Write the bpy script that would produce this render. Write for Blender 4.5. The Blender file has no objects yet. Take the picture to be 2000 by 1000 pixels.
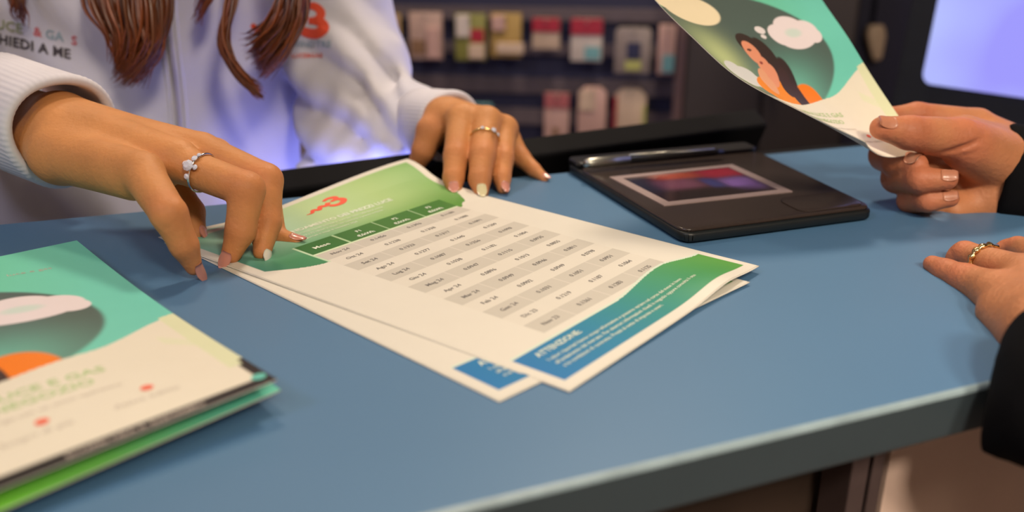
import bpy, bmesh, math, random
import numpy as np
from mathutils import Vector, Matrix
from mathutils.bvhtree import BVHTree

random.seed(7)
rng = np.random.default_rng(7)
S = bpy.context.scene
COL = S.collection
Z0 = 0.90                      # height of the counter top above the floor

# ------------------------------------------------------------------ camera
F_PX, PITCH, ROLL, CAM_H = 1650.0, math.radians(19.9), math.radians(0.3), 0.183
cp, sp = math.cos(PITCH), math.sin(PITCH)
FW = np.array([0, cp, -sp]); UP = np.array([0, sp, cp]); RT = np.array([1.0, 0, 0])
cr, sr = math.cos(ROLL), math.sin(ROLL)
RT, UP = cr * RT + sr * UP, -sr * RT + cr * UP
EYE = np.array([0, 0, Z0 + CAM_H])
cam_data = bpy.data.cameras.new('camera')
cam_data.sensor_width = 36.0
cam_data.lens = F_PX / 2000.0 * 36.0
cam_data.clip_start = 0.02
cam_data.dof.use_dof = True
cam_data.dof.focus_distance = 0.53
cam_data.dof.aperture_fstop = 3.9
cam = bpy.data.objects.new('camera', cam_data); COL.objects.link(cam)
cam.matrix_world = Matrix(((RT[0], UP[0], -FW[0], EYE[0]), (RT[1], UP[1], -FW[1], EYE[1]),
                           (RT[2], UP[2], -FW[2], EYE[2]), (0, 0, 0, 1)))
S.camera = cam

# ------------------------------------------------------------------ light
S.view_settings.view_transform = 'Standard'
S.view_settings.look = 'None'
S.view_settings.exposure = 0.0
S.view_settings.gamma = 1.0
S.view_settings.use_curve_mapping = False
world = bpy.data.worlds.new('shop_air'); S.world = world
world.use_nodes = True
world.node_tree.nodes['Background'].inputs[0].default_value = (1.0, 0.93, 0.85, 1)
world.node_tree.nodes['Background'].inputs[1].default_value = 0.10

def area(name, loc, target, size, power, col, shape='DISK'):
    l = bpy.data.lights.new(name, 'AREA'); l.shape = shape; l.size = size; l.energy = power; l.color = col
    o = bpy.data.objects.new(name, l); COL.objects.link(o); o.location = loc
    d = Vector(target) - Vector(loc)
    o.rotation_euler = d.to_track_quat('-Z', 'Y').to_euler()
    return o
WARM = (1.0, 0.80, 0.58)
# ceiling spots of the shop just under the ceiling, plus an added cool fill and an added spot
area('ceiling_lamp_behind', (0.30, 1.70, 2.62), (0.0, 0.6, Z0), 0.25, 14, WARM)
area('ceiling_lamp_back_left', (-0.62, 1.42, 2.62), (-0.1, 0.5, Z0), 0.20, 8.5, WARM)
area('added_cool_fill', (-1.5, -0.6, 2.62), (-0.4, 0.8, Z0), 0.60, 13, (0.72, 0.74, 1.0))  # unseen cool fill, added to tint the hoodie lavender
area('ceiling_lamp_front', (-0.55, -0.95, 2.62), (-0.1, 0.6, Z0), 0.40, 6.5, WARM)
area('ceiling_lamp_right', (0.95, -1.45, 2.62), (0.4, 0.3, Z0 - 0.2), 0.40, 40, (1.0, 0.84, 0.66))
sl = bpy.data.lights.new('added_spot_right', 'SPOT'); sl.energy = 160; sl.color = (1.0, 0.84, 0.66); sl.spot_size = math.radians(27); sl.spot_blend = 0.9; sl.shadow_soft_size = 0.18  # unseen spot, added to brighten the right front of the counter
so_ = bpy.data.objects.new('added_spot_right', sl); COL.objects.link(so_); so_.location = (0.32, -1.25, 2.62)
so_.rotation_euler = (Vector((0.40, 0.34, Z0 - 0.12)) - Vector((0.32, -1.25, 2.62))).to_track_quat('-Z', 'Y').to_euler()
area('ceiling_lamp_shelves', (0.3, 1.55, 2.62), (0.2, 2.4, 1.0), 0.35, 16, (1.0, 0.85, 0.72))

# ------------------------------------------------------------------ helpers
def unit(v):
    v = np.asarray(v, float); return v / np.linalg.norm(v)
def ray(px, py):
    return FW + RT * (px - 1000) / F_PX - UP * (py - 500) / F_PX
def D(px, py, d):                 # point seen at a pixel, at a depth in metres
    return EYE + ray(px, py) * d
def P(px, py, z=0.0):             # point seen at a pixel, z metres above the counter
    r = ray(px, py); return EYE + r * ((Z0 + z - EYE[2]) / r[2])
def proj(q):
    q = np.asarray(q) - EYE; d = q @ FW
    return 1000 + F_PX * (q @ RT) / d, 500 - F_PX * (q @ UP) / d, d
def lin(c):
    c = np.asarray(c, float) / 255.0
    return np.where(c <= 0.04045, c / 12.92, ((c + 0.055) / 1.055) ** 2.4)

def mat(name, col, rough=0.5, metal=0.0, spec=0.5, noise=0.0, nscale=40.0, bump=0.0, bscale=200.0, attr=None,
        sss=0.0, coat=0.0, emit=None, estr=0.0, sheen=0.0):
    m = bpy.data.materials.new(name); m.use_nodes = True
    nt = m.node_tree; b = nt.nodes['Principled BSDF']
    b.inputs['Base Color'].default_value = (*col, 1)
    b.inputs['Roughness'].default_value = rough
    b.inputs['Metallic'].default_value = metal
    b.inputs['Specular IOR Level'].default_value = spec
    if sss:
        b.inputs['Subsurface Weight'].default_value = sss
        b.inputs['Subsurface Radius'].default_value = (1.0, 0.35, 0.18)
        b.inputs['Subsurface Scale'].default_value = 0.006
    if coat: b.inputs['Coat Weight'].default_value = coat; b.inputs['Coat Roughness'].default_value = 0.12
    if sheen: b.inputs['Sheen Weight'].default_value = sheen
    if emit is not None:
        b.inputs['Emission Color'].default_value = (*emit, 1); b.inputs['Emission Strength'].default_value = estr
    src = None
    if attr:
        a = nt.nodes.new('ShaderNodeAttribute'); a.attribute_name = attr; src = a.outputs['Color']
    tc = None
    if noise or bump:
        tc = nt.nodes.new('ShaderNodeTexCoord')
    if noise:
        n = nt.nodes.new('ShaderNodeTexNoise'); n.inputs['Scale'].default_value = nscale; n.inputs['Detail'].default_value = 4
        nt.links.new(tc.outputs['Object'], n.inputs['Vector'])
        mx = nt.nodes.new('ShaderNodeMix'); mx.data_type = 'RGBA'; mx.blend_type = 'MULTIPLY'
        mr = nt.nodes.new('ShaderNodeMapRange'); mr.inputs['To Min'].default_value = 1 - noise; mr.inputs['To Max'].default_value = 1 + noise
        mr.inputs['From Min'].default_value = 0.3; mr.inputs['From Max'].default_value = 0.7
        nt.links.new(n.outputs['Fac'], mr.inputs['Value'])
        mx.inputs[0].default_value = 1.0
        if src: nt.links.new(src, mx.inputs[6])
        else: mx.inputs[6].default_value = (*col, 1)
        nt.links.new(mr.outputs['Result'], mx.inputs[7])
        src = mx.outputs[2]
    if src: nt.links.new(src, b.inputs['Base Color'])
    if bump:
        n2 = nt.nodes.new('ShaderNodeTexNoise'); n2.inputs['Scale'].default_value = bscale; n2.inputs['Detail'].default_value = 3
        nt.links.new(tc.outputs['Object'], n2.inputs['Vector'])
        bp = nt.nodes.new('ShaderNodeBump'); bp.inputs['Strength'].default_value = bump; bp.inputs['Distance'].default_value = 0.002
        nt.links.new(n2.outputs['Fac'], bp.inputs['Height']); nt.links.new(bp.outputs['Normal'], b.inputs['Normal'])
    return m

def empty(name, loc, label=None, cat=None, group=None):
    o = bpy.data.objects.new(name, None); COL.objects.link(o); o.location = Vector(loc); o.empty_display_size = 0.05
    return tag(o, label, cat, group)
def tag(o, label=None, cat=None, group=None, kind=None):
    if label: o['label'] = label
    if cat: o['category'] = cat
    if group: o['group'] = group
    if kind: o['kind'] = kind
    return o
def link(name, me, m, parent=None, smooth=False):
    o = bpy.data.objects.new(name, me); COL.objects.link(o)
    for mm in (m if isinstance(m, (list, tuple)) else [m]):
        if mm: me.materials.append(mm)
    if parent:
        o.parent = parent
        root = parent; T = Vector((0, 0, 0))
        while root: T += root.location; root = root.parent
        me.transform(Matrix.Translation(-T))
    if smooth: me.polygons.foreach_set('use_smooth', [True] * len(me.polygons))
    return o
def mesh(name, V, Fc, m, parent=None, smooth=False, cols=None, attr='ink'):
    me = bpy.data.meshes.new(name); me.from_pydata([tuple(map(float, v)) for v in V], [], [tuple(map(int, f)) for f in Fc]); me.update()
    if cols is not None:
        a = me.color_attributes.new(attr, 'FLOAT_COLOR', 'POINT')
        c4 = np.ones((len(V), 4), np.float32); c4[:, :3] = cols; a.data.foreach_set('color', c4.ravel())
    return link(name, me, m, parent, smooth)
def box_geo(o, ex, ey, ez):       # corner + three edge vectors
    o, ex, ey, ez = [np.asarray(a, float) for a in (o, ex, ey, ez)]
    V = [o, o + ex, o + ex + ey, o + ey, o + ez, o + ex + ez, o + ex + ey + ez, o + ey + ez]
    return V, [(0, 3, 2, 1), (4, 5, 6, 7), (0, 1, 5, 4), (1, 2, 6, 5), (2, 3, 7, 6), (3, 0, 4, 7)]
def box(name, o, ex, ey, ez, m, parent=None, bevel=0.0, seg=2):
    V, Fc = box_geo(o, ex, ey, ez)
    bm = bmesh.new(); vs = [bm.verts.new(v) for v in V]
    for f in Fc: bm.faces.new([vs[i] for i in f])
    bmesh.ops.recalc_face_normals(bm, faces=bm.faces)
    if bevel:
        bmesh.ops.bevel(bm, geom=list(bm.edges), offset=bevel, segments=seg, profile=0.5, affect='EDGES')
    me = bpy.data.meshes.new(name); bm.to_mesh(me); bm.free()
    return link(name, me, m, parent, smooth=False)
def prism(name, pts, up, m, parent=None, bevel=0.0, seg=3):   # polygon (3D pts) extruded along up
    bm = bmesh.new(); n = len(pts); up = np.asarray(up, float)
    a = [bm.verts.new(p) for p in pts]; b = [bm.verts.new(np.asarray(p) + up) for p in pts]
    bm.faces.new(a[::-1]); bm.faces.new(b)
    for i in range(n): bm.faces.new((a[i], a[(i + 1) % n], b[(i + 1) % n], b[i]))
    bmesh.ops.recalc_face_normals(bm, faces=bm.faces)
    if bevel: bmesh.ops.bevel(bm, geom=list(bm.edges), offset=bevel, segments=seg, profile=0.5, affect='EDGES')
    me = bpy.data.meshes.new(name); bm.to_mesh(me); bm.free()
    return link(name, me, m, parent, smooth=True if bevel else False)
def tube_geo(pts, rad, n=10, flat=1.0, cap=True):
    pts = np.asarray(pts, float); rad = np.broadcast_to(np.asarray(rad, float), (len(pts),))
    V, Fc = [], []; side = None
    for i, p in enumerate(pts):
        t = unit(pts[min(i + 1, len(pts) - 1)] - pts[max(i - 1, 0)])
        if side is None: side = unit(np.cross(t, [0.13, 0.3, 0.94] if abs(t[2]) < 0.9 else [1, 0.1, 0]))
        side = unit(side - t * (side @ t)); b = np.cross(t, side)
        for k in range(n):
            a = 2 * math.pi * k / n
            V.append(p + rad[i] * (math.cos(a) * side + flat * math.sin(a) * b))
    for i in range(len(pts) - 1):
        for k in range(n):
            a, b2 = i * n + k, i * n + (k + 1) % n
            Fc.append((a, b2, b2 + n, a + n))
    if cap: Fc.append(tuple(range(n))[::-1]); Fc.append(tuple(range((len(pts) - 1) * n, len(pts) * n)))
    return V, Fc
def tube(name, pts, rad, m, parent=None, n=10, flat=1.0):
    V, Fc = tube_geo(pts, rad, n, flat); return mesh(name, V, Fc, m, parent, True)
def catmull(pts, k=6):
    pts = np.asarray(pts, float); q = np.vstack([2 * pts[0] - pts[1], pts, 2 * pts[-1] - pts[-2]]); out = []
    for i in range(1, len(q) - 2):
        for t in np.linspace(0, 1, k, endpoint=False):
            out.append(0.5 * ((2 * q[i]) + (-q[i - 1] + q[i + 1]) * t + (2 * q[i - 1] - 5 * q[i] + 4 * q[i + 1] - q[i + 2]) * t * t
                              + (-q[i - 1] + 3 * q[i] - 3 * q[i + 1] + q[i + 2]) * t ** 3))
    out.append(q[-2]); return np.array(out)

FONT_CACHE = {}
def text_geo(s, size, align='LEFT', bold=0.0, spacing=1.0):
    c = bpy.data.curves.new('t', 'FONT'); c.body = s; c.size = size; c.align_x = align; c.resolution_u = 2
    c.offset = bold; c.space_character = spacing
    o = bpy.data.objects.new('t', c); COL.objects.link(o)
    me = bpy.data.meshes.new_from_object(o)
    V = np.array([v.co[:2] for v in me.vertices]).reshape(-1, 2); Fc = [tuple(p.vertices) for p in me.polygons]
    bpy.data.objects.remove(o); bpy.data.curves.remove(c); bpy.data.meshes.remove(me)
    return V, Fc
class Geo:
    def __init__(s): s.V = []; s.F = []; s.n = 0
    def add(s, V, Fc):
        s.V += list(V); s.F += [tuple(i + s.n for i in f) for f in Fc]; s.n += len(V)

# ------------------------------------------------------------------ signed-distance modelling (bodies, cloth)
class Field:
    def __init__(s, lo, hi, h):
        s.lo = np.asarray(lo, float); s.h = h
        s.n = np.ceil((np.asarray(hi, float) - s.lo) / h).astype(int) + 1
        ax = [s.lo[i] + h * np.arange(s.n[i]) for i in range(3)]
        s.ax = [a.astype(np.float32) for a in ax]
    def blank(s): return np.full(tuple(s.n), 1.0, np.float32)
    def cone(s, D0, a, b, ra, rb, k, scale=None):
        """smooth-union a tapered capsule into D0 (local box only)"""
        a = np.asarray(a, np.float32); b = np.asarray(b, np.float32); m = max(ra, rb) * (1.0 if scale is None else 1.6) + k + 3 * s.h
        lo = np.minimum(a, b) - m; hi = np.maximum(a, b) + m
        sl = []
        for i in range(3):
            i0 = int(max(0, math.floor((lo[i] - s.lo[i]) / s.h))); i1 = int(min(s.n[i], math.ceil((hi[i] - s.lo[i]) / s.h) + 1))
            if i1 <= i0: return
            sl.append(slice(i0, i1))
        X = s.ax[0][sl[0]][:, None, None]; Y = s.ax[1][sl[1]][None, :, None]; Z = s.ax[2][sl[2]][None, None, :]
        sc = (1, 1, 1) if scale is None else scale
        px, py, pz = (X - a[0]) * sc[0], (Y - a[1]) * sc[1], (Z - a[2]) * sc[2]
        ba = (b - a) * np.asarray(sc, np.float32); l2 = float(ba @ ba) + 1e-12
        t = np.clip((px * ba[0] + py * ba[1] + pz * ba[2]) / l2, 0, 1)
        d = np.sqrt((px - ba[0] * t) ** 2 + (py - ba[1] * t) ** 2 + (pz - ba[2] * t) ** 2) - (ra + (rb - ra) * t)
        if scale is not None: d = d / max(sc)
        cur = D0[tuple(sl)]
        D0[tuple(sl)] = smin(cur, d.astype(np.float32), k)
    def grid(s):
        return s.ax[0][:, None, None], s.ax[1][None, :, None], s.ax[2][None, None, :]
def smin(a, b, k):
    if k <= 0: return np.minimum(a, b)
    h = np.clip(k - np.abs(a - b), 0, None) / k
    return np.minimum(a, b) - h * h * h * k * (1 / 6.0)
def surface(fld, d, smooth_it=1):
    ins = d < 0
    nx, ny, nz = d.shape
    acc = np.zeros((nx - 1, ny - 1, nz - 1, 3), np.float32); cnt = np.zeros((nx - 1, ny - 1, nz - 1), np.float32)
    corners = [(i, j, k) for i in (0, 1) for j in (0, 1) for k in (0, 1)]
    sub = lambda A, c: A[c[0]:nx - 1 + c[0], c[1]:ny - 1 + c[1], c[2]:nz - 1 + c[2]]
    tot = sum(sub(ins, c).astype(np.int8) for c in corners)
    act = np.argwhere((tot > 0) & (tot < 8))
    vid = -np.ones((nx - 1, ny - 1, nz - 1), np.int64); vid[act[:, 0], act[:, 1], act[:, 2]] = np.arange(len(act))
    pos = np.zeros((len(act), 3)); cn = np.zeros(len(act))
    for c0 in corners:
        for axn in range(3):
            if c0[axn]: continue
            c1 = list(c0); c1[axn] = 1
            d0 = d[act[:, 0] + c0[0], act[:, 1] + c0[1], act[:, 2] + c0[2]]; d1 = d[act[:, 0] + c1[0], act[:, 1] + c1[1], act[:, 2] + c1[2]]
            x = (d0 < 0) != (d1 < 0)
            t = np.where(x, d0 / np.where(x, d0 - d1, 1), 0)
            p = np.tile(np.array(c0, float), (len(act), 1)); p[:, axn] += t
            pos += p * x[:, None]; cn += x
    V = fld.lo + fld.h * (act + pos / cn[:, None])
    faces = []
    for axn in range(3):
        u, v = (axn + 1) % 3, (axn + 2) % 3
        sl0 = [slice(None)] * 3; sl1 = [slice(None)] * 3
        sl0[axn] = slice(0, -1); sl1[axn] = slice(1, None)
        a, b = ins[tuple(sl0)], ins[tuple(sl1)]
        e = np.argwhere(a != b)
        e = e[(e[:, u] > 0) & (e[:, v] > 0) & (e[:, u] < d.shape[u] - 1) & (e[:, v] < d.shape[v] - 1)]
        flip = a[e[:, 0], e[:, 1], e[:, 2]]
        def cell(du, dv):
            q = e.copy(); q[:, u] -= du; q[:, v] -= dv; return vid[q[:, 0], q[:, 1], q[:, 2]]
        q = np.stack([cell(1, 1), cell(0, 1), cell(0, 0), cell(1, 0)], 1)
        q[~flip] = q[~flip][:, ::-1]
        faces.append(q)
    Fc = np.concatenate(faces)
    for _ in range(smooth_it):
        nb = np.zeros_like(V); c = np.zeros(len(V))
        for i in range(4):
            a, b = Fc[:, i], Fc[:, (i + 1) % 4]
            np.add.at(nb, a, V[b]); np.add.at(nb, b, V[a]); np.add.at(c, a, 1); np.add.at(c, b, 1)
        V = V + 0.5 * (nb / c[:, None] - V)
    return V, Fc

# ------------------------------------------------------------------ materials
M = {}
M['counter'] = mat('blue laminate', (0.080, 0.185, 0.325), 0.44, spec=0.4, noise=0.03, nscale=6, bump=0.02, bscale=500)
M['counter_edge'] = mat('grey blue edge band', (0.048, 0.068, 0.082), 0.42, noise=0.04, nscale=20)
M['edge_highlight'] = mat('painted edge highlight', (0.30, 0.40, 0.44), 0.3, noise=0.15, nscale=60)  # highlight along the worktop's bevel, painted as a paler colour
M['panel_dark'] = mat('dark brown panel', (0.035, 0.022, 0.016), 0.5, noise=0.2, nscale=12)
M['panel_tan'] = mat('tan panel', (0.88, 0.66, 0.56), 0.55, noise=0.08, nscale=9)
M['post'] = mat('brown grey metal', (0.12, 0.085, 0.085), 0.4, metal=0.4, noise=0.1)
M['paper'] = mat('white paper', (0.70, 0.675, 0.59), 0.62, spec=0.3, noise=0.015, nscale=30)
M['ink'] = mat('printed paper', (0.8, 0.8, 0.8), 0.5, spec=0.35, attr='ink', noise=0.01, nscale=60)
M['gloss'] = mat('printed glossy paper', (0.8, 0.8, 0.8), 0.38, spec=0.45, attr='ink', noise=0.01, nscale=60)
M['txt_grey'] = mat('grey ink', (0.20, 0.19, 0.18), 0.6, noise=0.03)
M['txt_white'] = mat('white ink', (0.72, 0.80, 0.66), 0.6, noise=0.03)
M['txt_green'] = mat('pale green ink', (0.46, 0.60, 0.30), 0.6, noise=0.03)
M['txt_palegrey'] = mat('pale grey ink', (0.50, 0.44, 0.38), 0.6, noise=0.03)
M['teal_ink'] = mat('teal ink', (0.12, 0.50, 0.42), 0.5, noise=0.03)
M['orange'] = mat('orange red ink', (0.80, 0.085, 0.03), 0.55, noise=0.03)
M['red'] = mat('red ink', (0.85, 0.16, 0.09), 0.55, noise=0.03)
M['skin_w'] = mat('warm tan skin', (0.6, 0.33, 0.18), 0.55, spec=0.3, attr='skin', sss=0.12, noise=0.08, nscale=45, bump=0.25, bscale=350)
M['skin_c'] = mat('pinkish skin', (0.6, 0.33, 0.2), 0.52, spec=0.35, attr='skin', sss=0.12, noise=0.09, nscale=50, bump=0.3, bscale=350)
M['nail_pink'] = mat('pink nail', (0.58, 0.25, 0.19), 0.2, coat=0.6, noise=0.03)
M['nail_pale'] = mat('pale yellow nail', (0.66, 0.60, 0.36), 0.2, coat=0.6, noise=0.03)
M['nail_white'] = mat('white nail', (0.75, 0.70, 0.60), 0.2, coat=0.6, noise=0.03)
M['nail_bare'] = mat('bare nail', (0.50, 0.205, 0.115), 0.40, coat=0.3, noise=0.03)
M['hoodie'] = mat('white sweatshirt cloth', (0.65, 0.645, 0.73), 0.85, spec=0.2, noise=0.04, nscale=18, bump=0.10, bscale=600, sheen=0.1)
M['cuff'] = mat('white ribbed cloth', (0.68, 0.665, 0.72), 0.85, spec=0.2, noise=0.03, nscale=30, sheen=0.1)
M['zip'] = mat('grey zip', (0.38, 0.36, 0.42), 0.6, noise=0.1)
M['hair'] = mat('auburn hair', (0.16, 0.05, 0.02), 0.36, spec=0.6, attr='hair')
M['black_cloth'] = mat('black cloth', (0.006, 0.006, 0.007), 0.95, spec=0.08, noise=0.2, nscale=30, bump=0.15, bscale=500)
M['silver'] = mat('silver', (0.8, 0.8, 0.82), 0.12, metal=1.0, noise=0.02)
M['gold'] = mat('gold', (0.83, 0.62, 0.28), 0.18, metal=1.0, noise=0.02)
M['gem'] = mat('clear stone', (0.72, 0.76, 0.9), 0.05, coat=1.0, spec=1.0, noise=0.1, nscale=400)
M['black'] = mat('black plastic', (0.010, 0.010, 0.011), 0.35, noise=0.1)
M['black_matt'] = mat('matt black plastic', (0.005, 0.005, 0.006), 0.8, spec=0.15, noise=0.1)
M['pad'] = mat('brown black plastic', (0.038, 0.027, 0.023), 0.25, noise=0.06)
M['pad_side'] = mat('black rubber', (0.006, 0.009, 0.010), 0.45, noise=0.1)
M['pad_frame'] = mat('pale grey frame', (0.33, 0.25, 0.24), 0.4, noise=0.05)
M['pad_screen'] = mat('dark glass', (0.015, 0.009, 0.012), 0.08, attr='ink', coat=0.6)
M['steel'] = mat('brushed steel', (0.5, 0.5, 0.44), 0.3, metal=0.9, noise=0.08)
M['navy'] = mat('navy panel', (0.018, 0.018, 0.048), 0.55, noise=0.08, nscale=8)
M['rail'] = mat('mauve grey rail', (0.10, 0.075, 0.08), 0.5, noise=0.08)
M['rail_post'] = mat('pinkish brown post', (0.20, 0.12, 0.11), 0.5, noise=0.08)
M['dark_cab'] = mat('dark brown cabinet', (0.035, 0.026, 0.023), 0.6, noise=0.15, nscale=5)
M['slate'] = mat('dark slate plastic', (0.012, 0.015, 0.018), 0.4, noise=0.08)
M['wall'] = mat('dark shop wall', (0.12, 0.10, 0.10), 0.7, noise=0.06, nscale=4)
M['wall_l'] = mat('light shop wall', (0.55, 0.50, 0.46), 0.7, noise=0.04, nscale=4)
M['ceil'] = mat('ceiling white', (0.70, 0.67, 0.62), 0.8, noise=0.03)
M['floor'] = mat('brown floor', (0.20, 0.14, 0.11), 0.5, noise=0.1, nscale=3)
M['screen'] = mat('lavender screen', (0.02, 0.02, 0.03), 0.2, noise=0.02)
def screen_mat(name, c0, c1, st, scale):
    m = bpy.data.materials.new(name); m.use_nodes = True; nt = m.node_tree; b = nt.nodes['Principled BSDF']
    b.inputs['Base Color'].default_value = (0.01, 0.01, 0.012, 1); b.inputs['Roughness'].default_value = 0.25
    tc = nt.nodes.new('ShaderNodeTexCoord'); n = nt.nodes.new('ShaderNodeTexNoise'); n.inputs['Scale'].default_value = scale; n.inputs['Detail'].default_value = 1
    r = nt.nodes.new('ShaderNodeValToRGB'); r.color_ramp.elements[0].position = 0.35; r.color_ramp.elements[1].position = 0.65
    r.color_ramp.elements[0].color = (*c0, 1); r.color_ramp.elements[1].color = (*c1, 1)
    nt.links.new(tc.outputs['Object'], n.inputs['Vector']); nt.links.new(n.outputs['Fac'], r.inputs['Fac'])
    nt.links.new(r.outputs['Color'], b.inputs['Emission Color']); b.inputs['Emission Strength'].default_value = st
    return m
M['screen'] = screen_mat('lit lavender screen', (0.34, 0.32, 0.98), (0.46, 0.52, 1.0), 1.0, 6.0)
M['screen_back'] = screen_mat('lit blue screen', (0.30, 0.30, 1.0), (0.36, 0.40, 1.0), 4.5, 3.0)

# ------------------------------------------------------------------ room shell
RX0, RX1, RY0, RY1, RH = -2.4, 2.6, -2.2, 2.75, 2.7
def struct(name, o, ex, ey, ez, m):
    return tag(box(name, o, ex, ey, ez, m), kind='structure')
struct('floor', (RX0, RY0, -0.05), (RX1 - RX0, 0, 0), (0, RY1 - RY0, 0), (0, 0, 0.05), M['floor'])
struct('ceiling', (RX0, RY0, RH), (RX1 - RX0, 0, 0), (0, RY1 - RY0, 0), (0, 0, 0.05), M['ceil'])
struct('wall_back', (RX0, RY1, 0), (RX1 - RX0, 0, 0), (0, 0.06, 0), (0, 0, RH), M['wall'])
struct('wall_front', (RX0, RY0 - 0.06, 0), (RX1 - RX0, 0, 0), (0, 0.06, 0), (0, 0, RH), M['wall_l'])
struct('wall_left', (RX0 - 0.06, RY0, 0), (0.06, 0, 0), (0, RY1 - RY0, 0), (0, 0, RH), M['wall_l'])
struct('wall_right', (RX1, RY0, 0), (0.06, 0, 0), (0, RY1 - RY0, 0), (0, 0, RH), M['wall'])

# ------------------------------------------------------------------ counter
C0 = P(880, 1000); C1 = P(1975, 740)
eC = unit(C1 - C0); nC = np.array([-eC[1], eC[0], 0.0]); kZ = np.array([0, 0, 1.0])
def Cn(s, n, z=0.0): return C0 + eC * s + nC * n + kZ * z
backd = float((P(300, 405) - C0) @ nC); backd2 = float((P(1690, 283) - C0) @ nC)
TH = 0.024
counter = empty('counter', Cn(0.1, 0.2, -Z0), 'blue topped shop counter with a grey front edge that the papers lie on', 'counter')
# top: front edge along eC, rear edge follows its own measured line
sA, sB = -0.75, 0.62
bA = P(0, 437); bB = P(1690, 283); bd = unit(bB - bA)
rA = bA + bd * (float((Cn(sA, 0) - bA) @ bd)); rB = bA + bd * (float((Cn(sB, 0) - bA) @ bd))
pts = [Cn(sA, 0), Cn(sB, 0), rB, rA]
top = prism('worktop', [p - kZ * TH for p in pts], kZ * TH, [M['counter'], M['counter_edge'], M['edge_highlight']], counter, bevel=0.0024, seg=3)
for p in top.data.polygons:
    if abs(p.normal.z) < 0.6: p.material_index = 1
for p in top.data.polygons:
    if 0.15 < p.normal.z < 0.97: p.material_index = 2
top.data.polygons.foreach_set('use_smooth', [False] * len(top.data.polygons))
box('front_panel', Cn(sA, 0.055, -Z0), eC * 0.98, nC * 0.02, kZ * (Z0 - TH - 0.001), M['panel_dark'], counter, 0.001)
sp0 = None
def front_s(px, py):              # where a pixel falls on the plane of the counter's front panel
    r = ray(px, py); t = ((Cn(0, 0.05) - EYE) @ nC) / (r @ nC); q = EYE + r * t; return float((q - C0) @ eC)
s1, s2, s3, s4 = front_s(1606, 905), front_s(1637, 905), front_s(1645, 900), front_s(1690, 892)
sd = front_s(1575, 915)
box('post', Cn(s1, 0.030, -Z0), eC * (s2 - s1), nC * 0.02, kZ * (Z0 - TH - 0.001), M['post'], counter, 0.001)
box('post', Cn(s3, 0.030, -Z0), eC * (s4 - s3 - 0.008), nC * 0.02, kZ * (Z0 - TH - 0.001), M['post'], counter, 0.001)
box('side_panel', Cn(s4 + 0.002, 0.036, -Z0), eC * (sB - s4 - 0.01), nC * 0.02, kZ * (Z0 - TH - 0.001), M['panel_tan'], counter, 0.001)
box('inner_shelf', Cn(-0.05, 0.30, -0.34), eC * 0.50, nC * 0.32, kZ * 0.02, M['panel_dark'], counter, 0.001)
box('end_panel', Cn(sA + 0.01, 0.08, -Z0), eC * 0.02, nC * 0.38, kZ * (Z0 - TH - 0.001), M['panel_dark'], counter, 0.001)
box('end_panel', Cn(sB - 0.03, 0.08, -Z0), eC * 0.02, nC * 0.38, kZ * (Z0 - TH - 0.001), M['panel_dark'], counter, 0.001)

# ------------------------------------------------------------------ printed sheets
def bil(a, b, c, d, u, v):        # BL BR TL TR
    u = u[..., None]; v = v[..., None]
    return (a * (1 - u) + b * u) * (1 - v) + (c * (1 - u) + d * u) * v
def sst(x, a, b):
    t = np.clip((x - a) / (b - a), 0, 1); return t * t * (3 - 2 * t)
def sheet_mesh(name, f, nu, nv, m, parent, off=0.0, paint=None, thick=None, u0=0, u1=1, v0=0, v1=1, mats=None):
    u, v = np.meshgrid(np.linspace(u0, u1, nu), np.linspace(v0, v1, nv))
    X = f(u.ravel(), v.ravel()); N = normals(f, u.ravel(), v.ravel())
    X = X + N * off
    q = (np.arange(nv - 1)[:, None] * nu + np.arange(nu - 1)[None, :]).ravel()
    Fc = np.stack([q, q + 1, q + nu + 1, q + nu], 1)
    cols = paint(u.ravel(), v.ravel()) if paint else None
    if thick:
        n = len(X); X = np.vstack([X, X - N * thick]); Fb = Fc[:, ::-1] + n
        rim = list(range(nu)) + [i * nu + nu - 1 for i in range(1, nv)] + [(nv - 1) * nu + i for i in range(nu - 2, -1, -1)] + [i * nu for i in range(nv - 2, 0, -1)]
        sd_ = [(rim[(i + 1) % len(rim)], rim[i], rim[i] + n, rim[(i + 1) % len(rim)] + n) for i in range(len(rim))]
        Fc = np.vstack([Fc, Fb, np.array(sd_)])
    return mesh(name, X, Fc, m, parent, True, cols)
def normals(f, u, v, e=2e-3):
    a = f(np.clip(u + e, 0, 1), v) - f(np.clip(u - e, 0, 1), v); b = f(u, np.clip(v + e, 0, 1)) - f(u, np.clip(v - e, 0, 1))
    n = np.cross(a, b); return n / np.linalg.norm(n, axis=1)[:, None]
def sheet_text(name, items, f, W, L, m, parent, off):
    """items: (string, u, v, size m, align, bold)"""
    g = Geo()
    for s, u, v, size, al, bold in items:
        V, Fc = text_geo(s, size, al, bold)
        if not len(V): continue
        uu, vv = u + V[:, 0] / W, v + V[:, 1] / L
        X = f(uu, vv) + normals(f, np.clip(uu, 0, 1), np.clip(vv, 0, 1)) * off
        g.add(X, Fc)
    return mesh(name, g.V, g.F, m, parent)
def sheet_lines(name, items, f, W, L, m, parent, off):
    for it_ in items: sheet_text(name, [it_], f, W, L, m, parent, off)
def mixc(c, d, w): return c * (1 - w[:, None]) + d * w[:, None]
def ramp(t, stops):
    t = np.clip(t, 0, 1); xs = [s[0] for s in stops]; cs = np.array([lin(s[1]) for s in stops])
    return np.stack([np.interp(t, xs, cs[:, i]) for i in range(3)], 1)
PAPER = np.array([0.70, 0.675, 0.59])

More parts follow.
